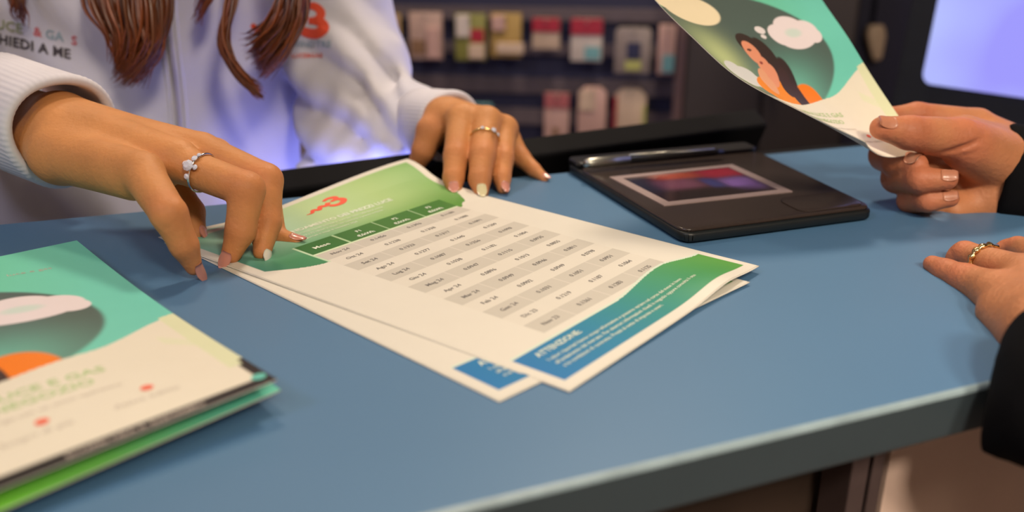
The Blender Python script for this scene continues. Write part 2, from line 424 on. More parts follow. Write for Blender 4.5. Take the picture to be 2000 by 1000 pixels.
def sheet_paint(u, v):
    c = np.tile(PAPER, (len(u), 1))
    def over(mask, col):
        nonlocal c
        c = np.where(mask[:, None], col, c)
    # table stripes
    vt, rh = 0.700, 0.0433
    row = np.floor((vt - v) / rh).astype(int)
    tab = (u > 0.205) & (u < 0.835) & (row >= 0) & (row < 13)
    over(tab & (row % 2 == 0), np.array([0.545, 0.52, 0.45])); over(tab & (row % 2 == 1), np.array([0.68, 0.65, 0.565]))
    for x in (0.35, 0.515, 0.68):
        over(tab & (np.abs(u - x) < 0.0025) & (row % 2 == 0), np.array([0.64, 0.605, 0.535]))
    # footer band
    ftop = 0.116 + 0.028 * sst(u, 0.45, 0.80) - 0.026 * sst(u, 0.80, 0.97)
    foot = (u > 0.035) & (u < 0.967) & (v > 0.024) & (v < ftop)
    g = ramp(u, [(0, (16, 112, 176)), (0.3, (22, 125, 160)), (0.6, (46, 140, 120)), (0.85, (72, 150, 78)), (1, (84, 150, 52))])
    over(foot, g)
    over((u > 0.035) & (u < 0.967) & (v >= ftop) & (v < ftop + 0.006), np.array([0.62, 0.72, 0.60]))
    # header field with curved lower edge
    hb = 0.710 - 0.062 * np.sin(np.clip((u - 0.02) / 0.19, 0, 1) * math.pi / 2)
    hb = np.where(u > 0.5, 0.69 + 0.02 * sst(u, 0.84, 0.88) + 0.075 * sst(u, 0.885, 0.968), hb)
    hb = np.where((u > 0.205) & (u < 0.835), vt, hb)
    head = (u > 0.035) & (u < 0.965) & (v < 0.978) & (v > hb)
    t = np.clip(u * 0.9 + (0.85 - v) * 0.35, 0, 1)
    hg = ramp(u, [(0, (108, 174, 158)), (0.22, (158, 204, 182)), (0.45, (180, 208, 156)), (0.7, (166, 198, 128)), (1, (122, 174, 96))])
    hd = ramp(u, [(0, (52, 122, 112)), (0.12, (56, 128, 86)), (0.3, (72, 146, 92)), (0.6, (110, 164, 72)), (0.85, (76, 140, 44)), (1, (62, 130, 40))])
    hc = mixc(hg, hd, 1 - sst(v, 0.70, 0.86))
    hc = mixc(hc, np.array([0.55, 0.74, 0.60])[None, :].repeat(len(u), 0), 0.55 * np.exp(-((u - 0.2) / 0.13) ** 2 - ((v - 0.91) / 0.05) ** 2))
    over(head, hc)
    th = (u > 0.205) & (u < 0.835) & (v > vt) & (v < vt + 0.062)
    dk = ramp(u, [(0.15, (38, 104, 44)), (0.5, (58, 112, 34)), (0.84, (52, 116, 34))])
    over(th, dk)
    for x in (0.35, 0.515, 0.68): over(th & (np.abs(u - x) < 0.003), np.array([0.42, 0.60, 0.34]))
    over((np.abs(v - vt) < 0.0022) & (u > 0.20) & (u < 0.835), np.array([0.62, 0.74, 0.50]))
    over((np.abs(u - 0.202) < 0.003) & (v > hb) & (v < vt + 0.062), np.array([0.50, 0.68, 0.46]))
    return c

MONTHS = ['Nov 24', 'Ott 24', 'Set 24', 'Ago 24', 'Lug 24', 'Giu 24', 'Mag 24', 'Apr 24', 'Mar 24', 'Feb 24', 'Gen 24', 'Dic 23', 'Nov 23']
F1 = '0.1456 0.1238 0.1323 0.1277 0.1087 0.1038 0.0947 0.0896 0.0949 0.0902 0.1031 0.1219 0.1361'.split()
F2 = '0.1396 0.1338 0.1317 0.1445 0.1256 0.1182 0.1115 0.1013 0.0946 0.0949 0.1051 0.1187 0.1283'.split()
F3 = '0.1180 0.1088 0.1091 0.1209 0.1098 0.1004 0.0935 0.0855 0.0811 0.0798 0.0951 0.1064 0.1125'.split()

def stroke2d(pts, w, n=6):
    """flat ribbon of width w(t) along a smooth 2D line -> verts, quads"""
    p = catmull(np.array([(a, b, 0) for a, b in pts]), n)[:, :2]; k = len(p)
    t = np.gradient(p, axis=0); t /= np.linalg.norm(t, axis=1)[:, None]; nr = np.stack([-t[:, 1], t[:, 0]], 1)
    ww = np.interp(np.linspace(0, 1, k), np.linspace(0, 1, len(w)), w)[:, None]
    V = np.vstack([p + nr * ww / 2, p - nr * ww / 2]); Fc = [(i, i + 1, k + i + 1, k + i) for i in range(k - 1)]
    return V, Fc
def logo_geo():
    """the w3 mark: a wavy ribbon that swings into a heavy three; unit height"""
    g = Geo()
    V, Fc = stroke2d([(-1.25, 0.02), (-1.0, 0.02), (-0.82, 0.30), (-0.62, 0.10), (-0.42, 0.42), (-0.22, 0.24), (0.02, 0.52)], [0.06, 0.16, 0.2, 0.22, 0.22, 0.22, 0.26]); g.add(V, Fc)
    V, Fc = stroke2d([(-0.05, 0.82), (0.2, 0.96), (0.47, 0.84), (0.43, 0.58), (0.16, 0.52)], [0.16, 0.24, 0.27, 0.26, 0.2]); g.add(V, Fc)
    V, Fc = stroke2d([(0.16, 0.54), (0.50, 0.50), (0.62, 0.22), (0.40, -0.04), (0.08, -0.04), (-0.10, 0.16)], [0.2, 0.27, 0.31, 0.31, 0.28, 0.2]); g.add(V, Fc)
    return np.array(g.V), g.F

def price_sheet(f, W, L, label, loc, full=True):
    root = empty('price_sheet', loc, label, 'paper')
    pp_ = sheet_mesh('paper', f, 60, 130, M['paper'], root, 0.0, thick=0.0003)
    sheet_mesh('printed_design', f, 240, 520, M['ink'], pp_, 0.00022, sheet_paint, u0=0.004, u1=0.996, v0=0.003, v1=0.997)
    vt, rh = 0.700, 0.0433; it = []
    for i in range(13):
        vv = vt - (i + 0.5) * rh - 0.0045
        for s, u in ((MONTHS[i], 0.277), (F1[i], 0.432), (F2[i], 0.590), (F3[i], 0.750)): it.append((s, u, vv, 0.0047, 'CENTER', 0.00004))
    sheet_text('table_text', it, f, W, L, M['txt_grey'], pp_, 0.0004)
    wt = [('Mese', 0.270, vt + 0.024, 0.0058, 'CENTER', 0.00014)]
    for s, u in (('F1', 0.432), ('F2', 0.59), ('F3', 0.75)):
        wt += [(s, u, vt + 0.036, 0.0047, 'CENTER', 0.00012), ('€/kWh', u, vt + 0.012, 0.0047, 'CENTER', 0.00014)]
    wt += [('ANDAMENTO DEI PREZZI LUCE', 0.270, 0.838, 0.0064, 'LEFT', 0.00022)]
    for k, s in enumerate(('Valori medi mensili espressi in euro per kWh nelle fasce orarie',
                           'F1, F2 e F3 riferiti ai clienti con contratto a prezzo variabile', 'aggiornati al mese di novembre 2024')):
        wt.append((s, 0.270, 0.820 - k * 0.017, 0.0030, 'LEFT', 0.00003))
    wt += [('ATTENZIONE:', 0.09, 0.093, 0.0058, 'LEFT', 0.0001)]
    for k, s in enumerate(('I valori riportati hanno scopo informativo e possono variare nel corso del mese in base',
                           "all'andamento del mercato. Per ulteriori informazioni chiedi in negozio oppure consulta il sito",
                           'e le condizioni di contratto. Prezzi al netto di imposte e oneri.')):
        wt.append((s, 0.09, 0.074 - k * 0.014, 0.0037, 'LEFT', 0.00003))
    sheet_lines('white_text', wt, f, W, L, M['txt_white'], pp_, 0.0004)
    V, Fc = logo_geo(); sc = 0.0128
    uu, vv = 0.530 + V[:, 0] * sc / W * 1.4, 0.905 + V[:, 1] * sc / L
    mesh('logo', f(uu, vv) + normals(f, uu, vv) * 0.0004, Fc, M['orange'], pp_)
    return root

zt = 0.0009
sBL, sBR, sTL = P(1112, 765, zt), P(1483, 520, 0.004), P(321, 474, zt + 0.001)
dR = unit(P(960, 385) - P(1483, 520)); sTR0 = P(1483, 520, 0.003) + dR * 0.325
APEX = P(795, 310, 0.018)
def top_sheet(u, v):
    X = bil(sBL, sBR, sTL, sTR0, u, v)
    w = sst(v, 0.80, 1.0) * sst(u, 0.15, 1.0)
    w = w * (1 - 0.35 * np.exp(-((u - 0.96) / 0.10) ** 2 - ((v - 0.84) / 0.06) ** 2))
    X = X + w[:, None] * (APEX - sTR0)
    # gentle waves of thin paper
    X[:, 2] += 0.0018 * np.sin(np.clip((v - 0.70) / 0.2, 0, 1) * math.pi) * u
    X[:, 2] += 0.0035 * np.exp(-((v - 0.02) / 0.07) ** 2) * np.exp(-((u - 0.78) / 0.13) ** 2)
    return X
lBL, lBR, lTL = P(975, 785, 0.0006), P(1465, 551, 0.002), P(309, 463, 0.0006)
lTR = lTL + (lBR - lBL); lTR[2] = Z0 + 0.0006
def low_sheet(u, v): return bil(lBL, lBR, lTL, lTR, u, v)
price_sheet(low_sheet, 0.204, 0.31, 'lower white price sheet, only a blue corner and white edges showing', lBL)
price_sheet(top_sheet, 0.204, 0.325, 'uppermost white price sheet with a green header, grey striped table and blue-green footer', sBL)

# ------------------------------------------------------------------ leaflets
def ell(u, v, cu, cv, ru, rv, rot=0.0):
    c, s = math.cos(rot), math.sin(rot); x, y = (u - cu), (v - cv) * 1.36
    return ((x * c + y * s) / ru) ** 2 + ((-x * s + y * c) / (rv * 1.36)) ** 2
def leaflet_paint(u, v, foot_on=True):
    cream = np.array([0.80, 0.755, 0.62]); c = np.tile(cream, (len(u), 1))
    edge = 0.287 + 0.034 * sst(u, 0.45, 0.78) + 0.085 * sst(u, 0.74, 1.0) + 0.03 * (1 - sst(u, 0.0, 0.45))
    topm = v > edge
    teal = ramp(u * 0.75 + (1 - v) * 0.25, [(0, (110, 185, 110)), (0.45, (112, 206, 165)), (0.75, (114, 208, 188)), (1, (112, 205, 190))])
    c = np.where(topm[:, None], teal, c)
    cu, cv, ru, rv = 0.36, 0.52, 0.50, 0.285
    e = ell(u, v, cu, cv, ru, rv)
    inner = mixc(np.tile(lin((82, 98, 92)), (len(u), 1)), np.tile(lin((112, 186, 166)), (len(u), 1)), np.exp(-((u - 0.52) / 0.22) ** 2 - ((v - 0.36) / 0.13) ** 2))
    inner = mixc(inner, np.tile(lin((200, 214, 150)), (len(u), 1)), 0.8 * np.exp(-((u - 0.10) / 0.13) ** 2 - ((v - 0.50) / 0.13) ** 2))
    a = (1 - sst(e, 0.95, 1.03)) * topm
    c = mixc(c, inner, a)
    def blob(cs, col, soft=0.05):
        nonlocal c
        m = np.zeros(len(u))
        for (x, y, rx, ry) in cs: m = np.maximum(m, 1 - sst(ell(u, v, x, y, rx, ry), 1 - soft * 2, 1 + soft * 2))
        c = mixc(c, np.tile(lin(col), (len(u), 1)), m * topm)
    # drop shade ring is print too: thought clouds
    blob([(0.62, 0.60, 0.075, 0.05), (0.70, 0.625, 0.09, 0.055), (0.78, 0.60, 0.075, 0.05), (0.70, 0.575, 0.12, 0.048), (0.81, 0.575, 0.05, 0.036)], (232, 222, 224))
    blob([(0.51, 0.63, 0.030, 0.018), (0.50, 0.600, 0.016, 0.010)], (226, 220, 220))
    blob([(0.70, 0.60, 0.05, 0.02)], (206, 222, 214), 0.4)
    blob([(0.16, 0.42, 0.10, 0.05), (0.10, 0.44, 0.07, 0.05), (0.22, 0.405, 0.06, 0.035)], (214, 216, 214))
    blob([(0.18, 0.72, 0.16, 0.07), (0.10, 0.76, 0.12, 0.06)], (240, 226, 190))
    # woman: long dark hair, face, raised hand, orange blouse
    blob([(0.36, 0.565, 0.065, 0.055), (0.43, 0.48, 0.058, 0.12), (0.50, 0.38, 0.06, 0.13)], (58, 44, 38))
    blob([(0.38, 0.30, 0.14, 0.12), (0.30, 0.37, 0.08, 0.06)], (240, 140, 26))
    blob([(0.595, 0.30, 0.095, 0.092)], (242, 128, 14))
    blob([(0.53, 0.30, 0.045, 0.10), (0.48, 0.40, 0.04, 0.07)], (66, 46, 40))
    blob([(0.345, 0.535, 0.045, 0.050), (0.37, 0.48, 0.04, 0.04), (0.395, 0.435, 0.045, 0.055)], (226, 150, 116))
    blob([(0.325, 0.425, 0.034, 0.042), (0.345, 0.385, 0.04, 0.045)], (228, 164, 124))
    blob([(0.36, 0.490, 0.012, 0.006)], (150, 70, 60))
    blob([(0.335, 0.545, 0.016, 0.005)], (90, 56, 46))
    # black foot strip and notched corner
    foot = (v < 0.026) | ((u > 0.974) & (v < 0.10)) | ((u > 0.985) & (v < 0.12))
    # pale green scribble at the right edge
    m = (u > 0.955) & (v < edge + 0.01) & (v > 0.10)
    c = np.where(m[:, None], np.array([0.72, 0.76, 0.50]), c)
    m = (u > 0.90) & (u < 0.955) & (np.abs(v - 0.30 + (u - 0.9) * 0.9) < 0.02) & (v < edge)
    c = np.where(m[:, None], np.array([0.76, 0.77, 0.56]), c)
    if foot_on: c = np.where(foot[:, None], np.array([0.018, 0.014, 0.014]), c)
    return c
def leaflet_words(f, W, L, parent, foot_on=True):
    it = [('PASSA A LUCE E GAS', 0.33, 0.228, 0.0085, 'LEFT', 0.0002), ('CHIEDI QUI IN NEGOZIO', 0.20, 0.193, 0.0085, 'LEFT', 0.0002)]
    sheet_lines('green_text', it, f, W, L, M['txt_green'], parent, 0.0003)
    it = [('La tua energia con un unico operatore', 0.42, 0.160, 0.0040, 'LEFT', 0), ('Attiva subito', 0.700, 0.088, 0.0050, 'LEFT', 0),
          ('Scopri di più', 0.490, 0.092, 0.0050, 'LEFT', 0), ('luce e gas', 0.80, 0.832, 0.006, 'CENTER', 0)]
    sheet_lines('grey_text', it, f, W, L, M['txt_palegrey'], parent, 0.0003)
    if foot_on: sheet_lines('white_text', [('SCOPRI ORA IL RISPARMIO', 0.845, 0.0068, 0.0043, 'RIGHT', 0.0001)], f, W, L, M['txt_palegrey'], parent, 0.0004)
    V = np.array([(0.978, 0.030)] + [(0.978 + 0.0032 / W * math.cos(a), 0.030 + 0.0032 / L * math.sin(a)) for a in np.linspace(0, 2 * math.pi, 17)[:-1]])
    if foot_on: mesh('teal_dot', f(V[:, 0], V[:, 1]) + normals(f, V[:, 0], V[:, 1]) * 0.0004, [(0, 1 + i, 1 + (i + 1) % 16) for i in range(16)], M['teal_ink'], parent)
    for cu, cv in ((0.783, 0.124), (0.576, 0.127)):
        V = np.array([(cu, cv)] + [(cu + 0.0026 / W * math.cos(a), cv + 0.0026 / L * math.sin(a)) for a in np.linspace(0, 2 * math.pi, 17)[:-1]])
        mesh('red_dot', f(V[:, 0], V[:, 1]) + normals(f, V[:, 0], V[:, 1]) * 0.0004, [(0, 1 + i, 1 + (i + 1) % 16) for i in range(16)], M['red'], parent)

# stack at the left
TR, BR = P(150, 470, 0.008), P(541, 741, 0.016)
dB = unit(P(0, 957, 0.011) - BR); WL = 0.19; LL = float(np.linalg.norm(TR - BR))
BLq, TLq = BR + dB * WL, TR + dB * WL
BLq[2] = Z0 + 0.0075; TLq[2] = Z0 + 0.0065
def leaf_top(u, v):
    X = bil(BLq, BR, TLq, TR, u, v)
    X[:, 2] += 0.003 * np.sin(u * math.pi) * np.sin(v * math.pi) - 0.004 * np.sin(v * math.pi) * sst(u, 0.6, 1.0)
    return X
rt = empty('leaflet', BLq, 'topmost leaflet of the stack at left, cloud picture above, black foot strip with white words', 'leaflet')
rt_p = sheet_mesh('paper', leaf_top, 60, 80, M['paper'], rt, 0.0, thick=0.0005)
sheet_mesh('printed_design', leaf_top, 260, 360, M['gloss'], rt_p, 0.0002, leaflet_paint)
leaflet_words(leaf_top, WL, LL, rt_p)

def peek_leaflet(name, br, q, tr, drop, paint, label, words=None, dots=None, zs=(0.004, 0.004, 0.004)):
    d = unit(q - br); bl = br + d * 0.19; tl = tr + d * 0.19
    bl = bl.copy(); tl = tl.copy(); bl[2] = Z0 + zs[0]; tl[2] = Z0 + zs[1]
    Ln = float(np.linalg.norm(tr - br))
    def f(u, v):
        X = bil(bl, br, tl, tr, u, v)
        X[:, 2] += (-drop) * np.sin(np.clip(v, 0, 1) * math.pi) * 0.5
        return X
    r = empty(name, bl, label, 'leaflet')
    r_p = sheet_mesh('paper', f, 40, 60, M['paper'], r, 0.0, thick=0.0005)
    sheet_mesh('printed_design', f, 60, 160, M['gloss'], r_p, 0.0002, paint)
    if words: sheet_text('white_text', words, f, 0.19, Ln, M['paper'], r_p, 0.0004)
    if dots:
        g = Geo()
        for cu, cv, rr in dots:
            V = np.array([(cu, cv)] + [(cu + rr / 0.19 * math.cos(a), cv + rr / Ln * math.sin(a)) for a in np.linspace(0, 2 * math.pi, 17)[:-1]])
            g.add(f(V[:, 0], V[:, 1]) + normals(f, np.clip(V[:, 0], 0, 1), np.clip(V[:, 1], 0, 1)) * 0.0003, [(0, 1 + i, 1 + (i + 1) % 16) for i in range(16)])
        mesh('teal_dot', g.V, g.F, M['teal_ink'], r_p)
    return r
def green_paint(u, v):
    return ramp(u, [(0, (122, 204, 24)), (0.35, (126, 210, 44)), (0.62, (128, 212, 104)), (0.85, (116, 214, 180)), (1, (106, 212, 188))])
b3r = P(548, 762, 0.0085); b3q = P(0, 998, 0.006); b3t = P(160, 486, 0.003)
peek_leaflet('leaflet', b3r, b3q, b3t, 0.002, green_paint, 'bottom leaflet of the left stack, a bright green to teal band along its edge', zs=(0.004, 0.003, 0))

# leaflet held in the customer's hand
Lpx = [(1690, 277, .575), (1560, 215, .565), (1440, 150, .565), (1350, 70, .575), (1280, 0, .59), (1190, -110, .615)]
Rpx = [(1806, 292, .617), (1762, 237, .642), (1703, 150, .665), (1655, 72, .68), (1605, 0, .70), (1530, -112, .725)]
Lc = catmull([D(*p) for p in Lpx], 8); Rc = catmull([D(*p) for p in Rpx], 8)
def along(C, v):
    s = np.concatenate([[0], np.cumsum(np.linalg.norm(np.diff(C, axis=0), axis=1))]); s /= s[-1]
    return np.stack([np.interp(v, s, C[:, i]) for i in range(3)], 1)
def held(u, v):
    u = u ** (1 + 1.2 * np.exp(-(v / 0.38) ** 4))      # the lower left half curls away
    a, b = along(Lc, v), along(Rc, v); X = a * (1 - u[:, None]) + b * u[:, None]
    bow = (u * (1 - u) * 4 * 0.012 * (1 - 0.3 * v))[:, None]
    return X + bow * np.array([-0.25, 0.35, -0.75])
hr = empty('leaflet', D(1690, 277, .575), "leaflet held up by the thumb of the customer's hand, curling down from the top", 'leaflet')
hr_p = sheet_mesh('paper', held, 60, 90, M['paper'], hr, 0.0, thick=0.0004)
sheet_mesh('printed_design', held, 240, 360, M['gloss'], hr_p, 0.0002, lambda u, v: leaflet_paint(u, v, False))
leaflet_words(held, 0.19, 0.30, hr_p, False)

# ------------------------------------------------------------------ signature pad
a, b, c, d = P(1105, 335), P(1335, 480), P(1707, 430), P(1455, 303)
def padpt(s, t, z=0.0):           # s: left->right along rear, t: rear->front
    return (a * (1 - s) + d * s) * (1 - t) + (b * (1 - s) + c * s) * t + kZ * z
pad = empty('signature_pad', padpt(.5, .5), 'flat dark signature pad with a framed colour screen, lying beside the papers', 'signature pad')
def rounded(s0, s1, t0, t1, r, z, n=5):
    out = []
    for cs, ct, a0 in ((s1 - r, t0 + r, -90), (s1 - r, t1 - r, 0), (s0 + r, t1 - r, 90), (s0 + r, t0 + r, 180)):
        for i in range(n + 1):
            an = math.radians(a0 + 90 * i / n); out.append(padpt(cs + r * math.cos(an), ct + r * math.sin(an), z))
    return out
prism('base', rounded(0, 1, 0, 1, 0.05, 0.0012)[::-1], kZ * 0.0065, M['pad_side'], pad, 0.0015, 2)
prism('top_plate', rounded(0.004, 0.994, 0.13, 0.985, 0.045, 0.0072)[::-1], kZ * 0.0028, M['pad'], pad, 0.0014, 3)
prism('pen_tray', rounded(0.004, 0.994, 0.0, 0.125, 0.03, 0.0072)[::-1], kZ * 0.0062, M['black'], pad, 0.0016, 3)
prism('front_slope', rounded(0.62, 0.975, 0.80, 0.97, 0.05, 0.0098)[::-1], kZ * 0.0009, M['pad'], pad, 0.0008, 2)
def quad_ring(name, o, i_, z, m, parent):
    V = [padpt(*p, z) for p in o] + [padpt(*p, z) for p in i_]
    V += [v + kZ * 0.0009 for v in V]
    Fc = []
    for k in range(4):
        q = (k + 1) % 4
        Fc += [(8 + k, 8 + q, 12 + q, 12 + k), (k, k + 4, q + 4, q), (k, q, 8 + q, 8 + k), (4 + k, 12 + k, 12 + q, 4 + q)]
    return mesh(name, V, Fc, m, parent)
def pinv(px, py):
    s = t = .5; tgt = np.array([px, py])
    for _ in range(40):
        g = lambda s, t: np.array(proj(padpt(s, t, 0.010))[:2])
        e = tgt - g(s, t); A = np.stack([(g(s + 1e-4, t) - g(s, t)) / 1e-4, (g(s, t + 1e-4) - g(s, t)) / 1e-4], 1)
        q = np.linalg.solve(A, e); s += q[0]; t += q[1]
    return s, t
so = [pinv(1190, 347), pinv(1297, 403), pinv(1548, 375), pinv(1430, 322)]
ctr = np.mean(so, axis=0); si = [tuple(ctr + (np.array(p) - ctr) * np.array([0.86, 0.83])) for p in so]
quad_ring('screen_frame', so, si, 0.0098, M['pad_frame'], pad)
def scr(u, v):
    p = [np.array(q) for q in si]
    st = (p[0] * (1 - u[:, None]) + p[3] * u[:, None]) * (1 - v[:, None]) + (p[1] * (1 - u[:, None]) + p[2] * u[:, None]) * v[:, None]
    return np.array([padpt(s, t, 0.0102) for s, t in st])
def scr_paint(u, v):
    c = np.tile(lin((44, 22, 26)), (len(u), 1))
    def g(cu, cv, su, sv, col, w=1.0):
        nonlocal c
        c = mixc(c, np.tile(lin(col), (len(u), 1)), np.clip(w * np.exp(-((u - cu) / su) ** 4 - ((v - cv) / sv) ** 4), 0, 1))
    g(0.05, 0.35, 0.2, 0.3, (34, 34, 54)); g(0.45, 0.10, 0.22, 0.16, (190, 80, 52)); g(0.85, 0.15, 0.22, 0.2, (190, 30, 66))
    g(0.35, 0.42, 0.2, 0.2, (120, 70, 96)); g(0.84, 0.62, 0.15, 0.24, (160, 120, 214)); g(0.62, 0.5, 0.07, 0.2, (58, 62, 130))
    g(0.4, 0.85, 0.5, 0.15, (30, 14, 18))
    return c * 0.8
sheet_mesh('screen', scr, 40, 24, M['pad_screen'], pad, 0.0, scr_paint)
pz = 0.0165
pen = empty('stylus', padpt(.3, .06, 0.012), 'steel and black stylus lying in the tray along the pad rear', 'pen')
p0, p1, p2 = P(1142, 319, pz), P(1228, 311, pz), P(1412, 296, pz)
tube('grip', [p0, p0 + (p1 - p0) * .1, p1], [0.003, 0.0042, 0.0042], M['steel'], pen, 14)
tube('barrel', [p1, p1 + (p2 - p1) * .9, p2], [0.0040, 0.0033, 0.0022], M['black'], pen, 14)
tube('side_line', [p1 + kZ * 0.0035, p1 + (p2 - p1) * .9 + kZ * .0029], [0.0012, 0.0010], M['steel'], pen, 8)

# ------------------------------------------------------------------ monitor seen from behind at the counter's rear edge
tl, tr = D(548, 373, .712), D(1503, 243, .868)
ex = tr - tl; eh = unit(ex); nm = unit(np.cross([0, 0, 1.0], eh)); nm = unit(nm + np.array([0, 0, 0.55])); dn = unit(np.cross(eh, nm))
if dn[2] > 0: dn = -dn
hm = 0.30
back_mon = empty('monitor', Cn(0.28, 0.47, -0.32), "black monitor seen from behind, its top edge along the counter's rear edge, facing the clerk", 'monitor')
box('housing', tl, ex, nm * 0.028, dn * hm, M['black_matt'], back_mon, 0.004, 3)
box('screen', tl + nm * 0.0285 + ex * 0.03 + dn * 0.015, ex * 0.94, nm * 0.0012, dn * (hm - 0.03), M['screen_back'], back_mon)
mc = tl + ex * .5 + dn * (hm - 0.02)
sb = np.array([mc[0], mc[1], Z0 - 0.32])
tube('stand', [mc + nm * .012, sb + kZ * 0.01], [0.02, 0.024], M['black'], back_mon, 12)

# ------------------------------------------------------------------ hands and bodies
def W3(l): return [D(px, py, d_) for px, py, d_ in l]
def J(px, py, d_, r): return (D(px, py, d_), r * d_ / F_PX)
def build_hand(palm, fingers, h, extra_lo=None, floor_clear=True, kp=0.010, kf=0.006, kb=0.0014, creases=()):
    allp = [p for q in palm for p in q] + [p for f in fingers for p in f]
    lo = np.min([p[0] - p[1] for p in allp], axis=0) - 0.008; hi = np.max([p[0] + p[1] for p in allp], axis=0) + 0.008
    fl = Field(lo, hi, h); pd = fl.blank()
    for (a_, b_) in palm: fl.cone(pd, a_[0], b_[0], a_[1], b_[1], kp)
    tot = None
    for f in fingers:
        fd = fl.blank()
        for i in range(len(f) - 1): fl.cone(fd, f[i][0], f[i + 1][0], f[i][1], f[i + 1][1], 0.004)
        fd = smin(pd, fd, kf)
        tot = fd if tot is None else smin(tot, fd, kb)
    for (a_, b_, r_, dep_) in creases:           # skin folds: shallow grooves
        g = fl.blank(); fl.cone(g, a_, b_, r_, r_ * 0.5, 0.0005)
        tot = np.maximum(tot, -(g + r_ - dep_)) if False else -smin(-tot, g, 0.003)
    V, Fc = surface(fl, tot, 2)
    jt = [(f[i][0], f[i][1]) for f in fingers for i in range(1, len(f))]
    return V, Fc, jt
def skin_cols(V, jt, base, red, k=0.8):
    w = np.zeros(len(V))
    for p, r in jt:
        d2 = np.linalg.norm(V - p, axis=1); w = np.maximum(w, np.exp(-(d2 / (r * 1.5)) ** 4))
    return mixc(np.tile(np.array(base), (len(V), 1)), np.tile(np.array(red), (len(V), 1)), w * k)
def nail(name, f, dors, m, parent, ln=0.0115, over=0.0025, wf=0.66, point=0.0):
    dip, tip = f[-2][0], f[-1][0]; r = f[-1][1]
    a_ = unit(tip - dip); n_ = np.asarray(dors, float); n_ = unit(n_ - a_ * (n_ @ a_)); s_ = np.cross(a_, n_)
    rows, colsn = 8, 9; V = []
    for layer in (0.0, -0.0006):
        for i in range(rows):
            x = i / (rows - 1); w_ = wf * (1 - 0.35 * abs(2 * x - 1) ** 3.5) * (1 - point * max(0.0, x - 0.55) / 0.45)
            pos = r + over - ln * (1 - x)
            rr = r * (1.05 + 0.0 * x) + layer + (f[-2][1] - r) * max(0, -pos) / max(1e-6, np.linalg.norm(tip - dip))
            for j in range(colsn):
                th = (2 * j / (colsn - 1) - 1) * 1.0 * w_
                lift = 1.0 - 0.12 * max(0, (x - 0.75)) * 4 * (0.35)
                V.append(tip + a_ * pos + s_ * rr * math.sin(th) + n_ * rr * math.cos(th) * lift)
    n = rows * colsn; Fc = []
    for i in range(rows - 1):
        for j in range(colsn - 1):
            q = i * colsn + j; Fc += [(q, q + 1, q + colsn + 1, q + colsn), (n + q, n + q + colsn, n + q + colsn + 1, n + q + 1)]
    rim = list(range(colsn)) + [i * colsn + colsn - 1 for i in range(1, rows)] + [(rows - 1) * colsn + i for i in range(colsn - 2, -1, -1)] + [i * colsn for i in range(rows - 2, 0, -1)]
    for i in range(len(rim)): Fc.append((rim[i], rim[(i + 1) % len(rim)], rim[(i + 1) % len(rim)] + n, rim[i] + n))
    return mesh(name, V, Fc, m, parent, True)

# ---- clerk (woman)
zf = D(340, 250, .80)
clerk = empty('person', (zf[0], zf[1] + 0.12, 0.0), 'person in a white zipped hoodie with long auburn hair, behind the counter', 'person')
# right hand (left in the picture), fingertips set down on the papers
RH = dict(
    pinky=[J(278, 338, .508, 40), J(330, 418, .480, 35), J(360, 480, .486, 27), J(379, 522, .494, 17)],
    ring=[J(350, 320, .535, 37), J(482, 370, .517, 35), J(470, 450, .519, 29), J(452, 496, .520, 20)],
    middle=[J(395, 295, .560, 35), J(519, 352, .547, 33), J(522, 435, .537, 27), J(512, 492, .528, 18)],
    index=[J(420, 302, .585, 32), J(520, 372, .574, 26), J(538, 462, .563, 21), J(580, 473, .557, 14.5)],
    thumb=[J(225, 300, .580, 34), J(334, 356, .582, 30), J(372, 414, .575, 27), J(384, 457, .568, 19)])
wA, wB = J(120, 236, .582, 45), J(120, 302, .557, 48)
RP = [(wA, J(420, 305, .585, 33)), (wA, J(392, 297, .560, 37)), (wA, J(345, 312, .535, 39)), (wB, J(278, 338, .508, 41)),
      (wB, J(345, 315, .537, 36)), (wA, wB), (wB, J(262, 352, .515, 38)), (J(120, 262, .570, 60), J(320, 330, .548, 36)),
      (wA, J(-75, 178, .650, 40)), (wB, J(-75, 186, .645, 40)), (wA, J(225, 300, .580, 38)), (J(225, 300, .58, 40), J(330, 320, .565, 34))]
LHd = dict(
    index=[J(903, 232, .716, 30), J(891, 305, .688, 25), J(886, 348, .676, 21), J(887, 370, .669, 15)],
    middle=[J(950, 238, .712, 30), J(942, 305, .683, 26), J(937, 350, .669, 22), J(940, 375, .662, 15)],
    ring=[J(984, 252, .722, 27), J(983, 310, .695, 21), J(980, 348, .683, 18), J(983, 368, .676, 13)],
    pinky=[J(992, 272, .745, 24), J(1018, 308, .732, 18), J(1043, 332, .722, 14), J(1063, 348, .715, 10)],
    thumb=[J(866, 228, .742, 34), J(842, 256, .733, 29), J(827, 294, .733, 23), J(811, 325, .740, 16)])
lw = J(866, 242, .790, 42)
LP = [(lw, J(903, 234, .716, 31)), (lw, J(950, 240, .713, 32)), (lw, J(984, 254, .722, 28)), (lw, J(990, 270, .743, 25)),
      (J(880, 232, .75, 38), J(960, 265, .735, 30)), (lw, J(866, 230, .742, 34)), (lw, J(790, 242, .835, 42)), (J(866, 228, .745, 34), J(915, 250, .728, 28))]
V1, F1_, j1 = build_hand(RP, list(RH.values()), 0.0015)
V2, F2_, j2 = build_hand(LP, list(LHd.values()), 0.0015)

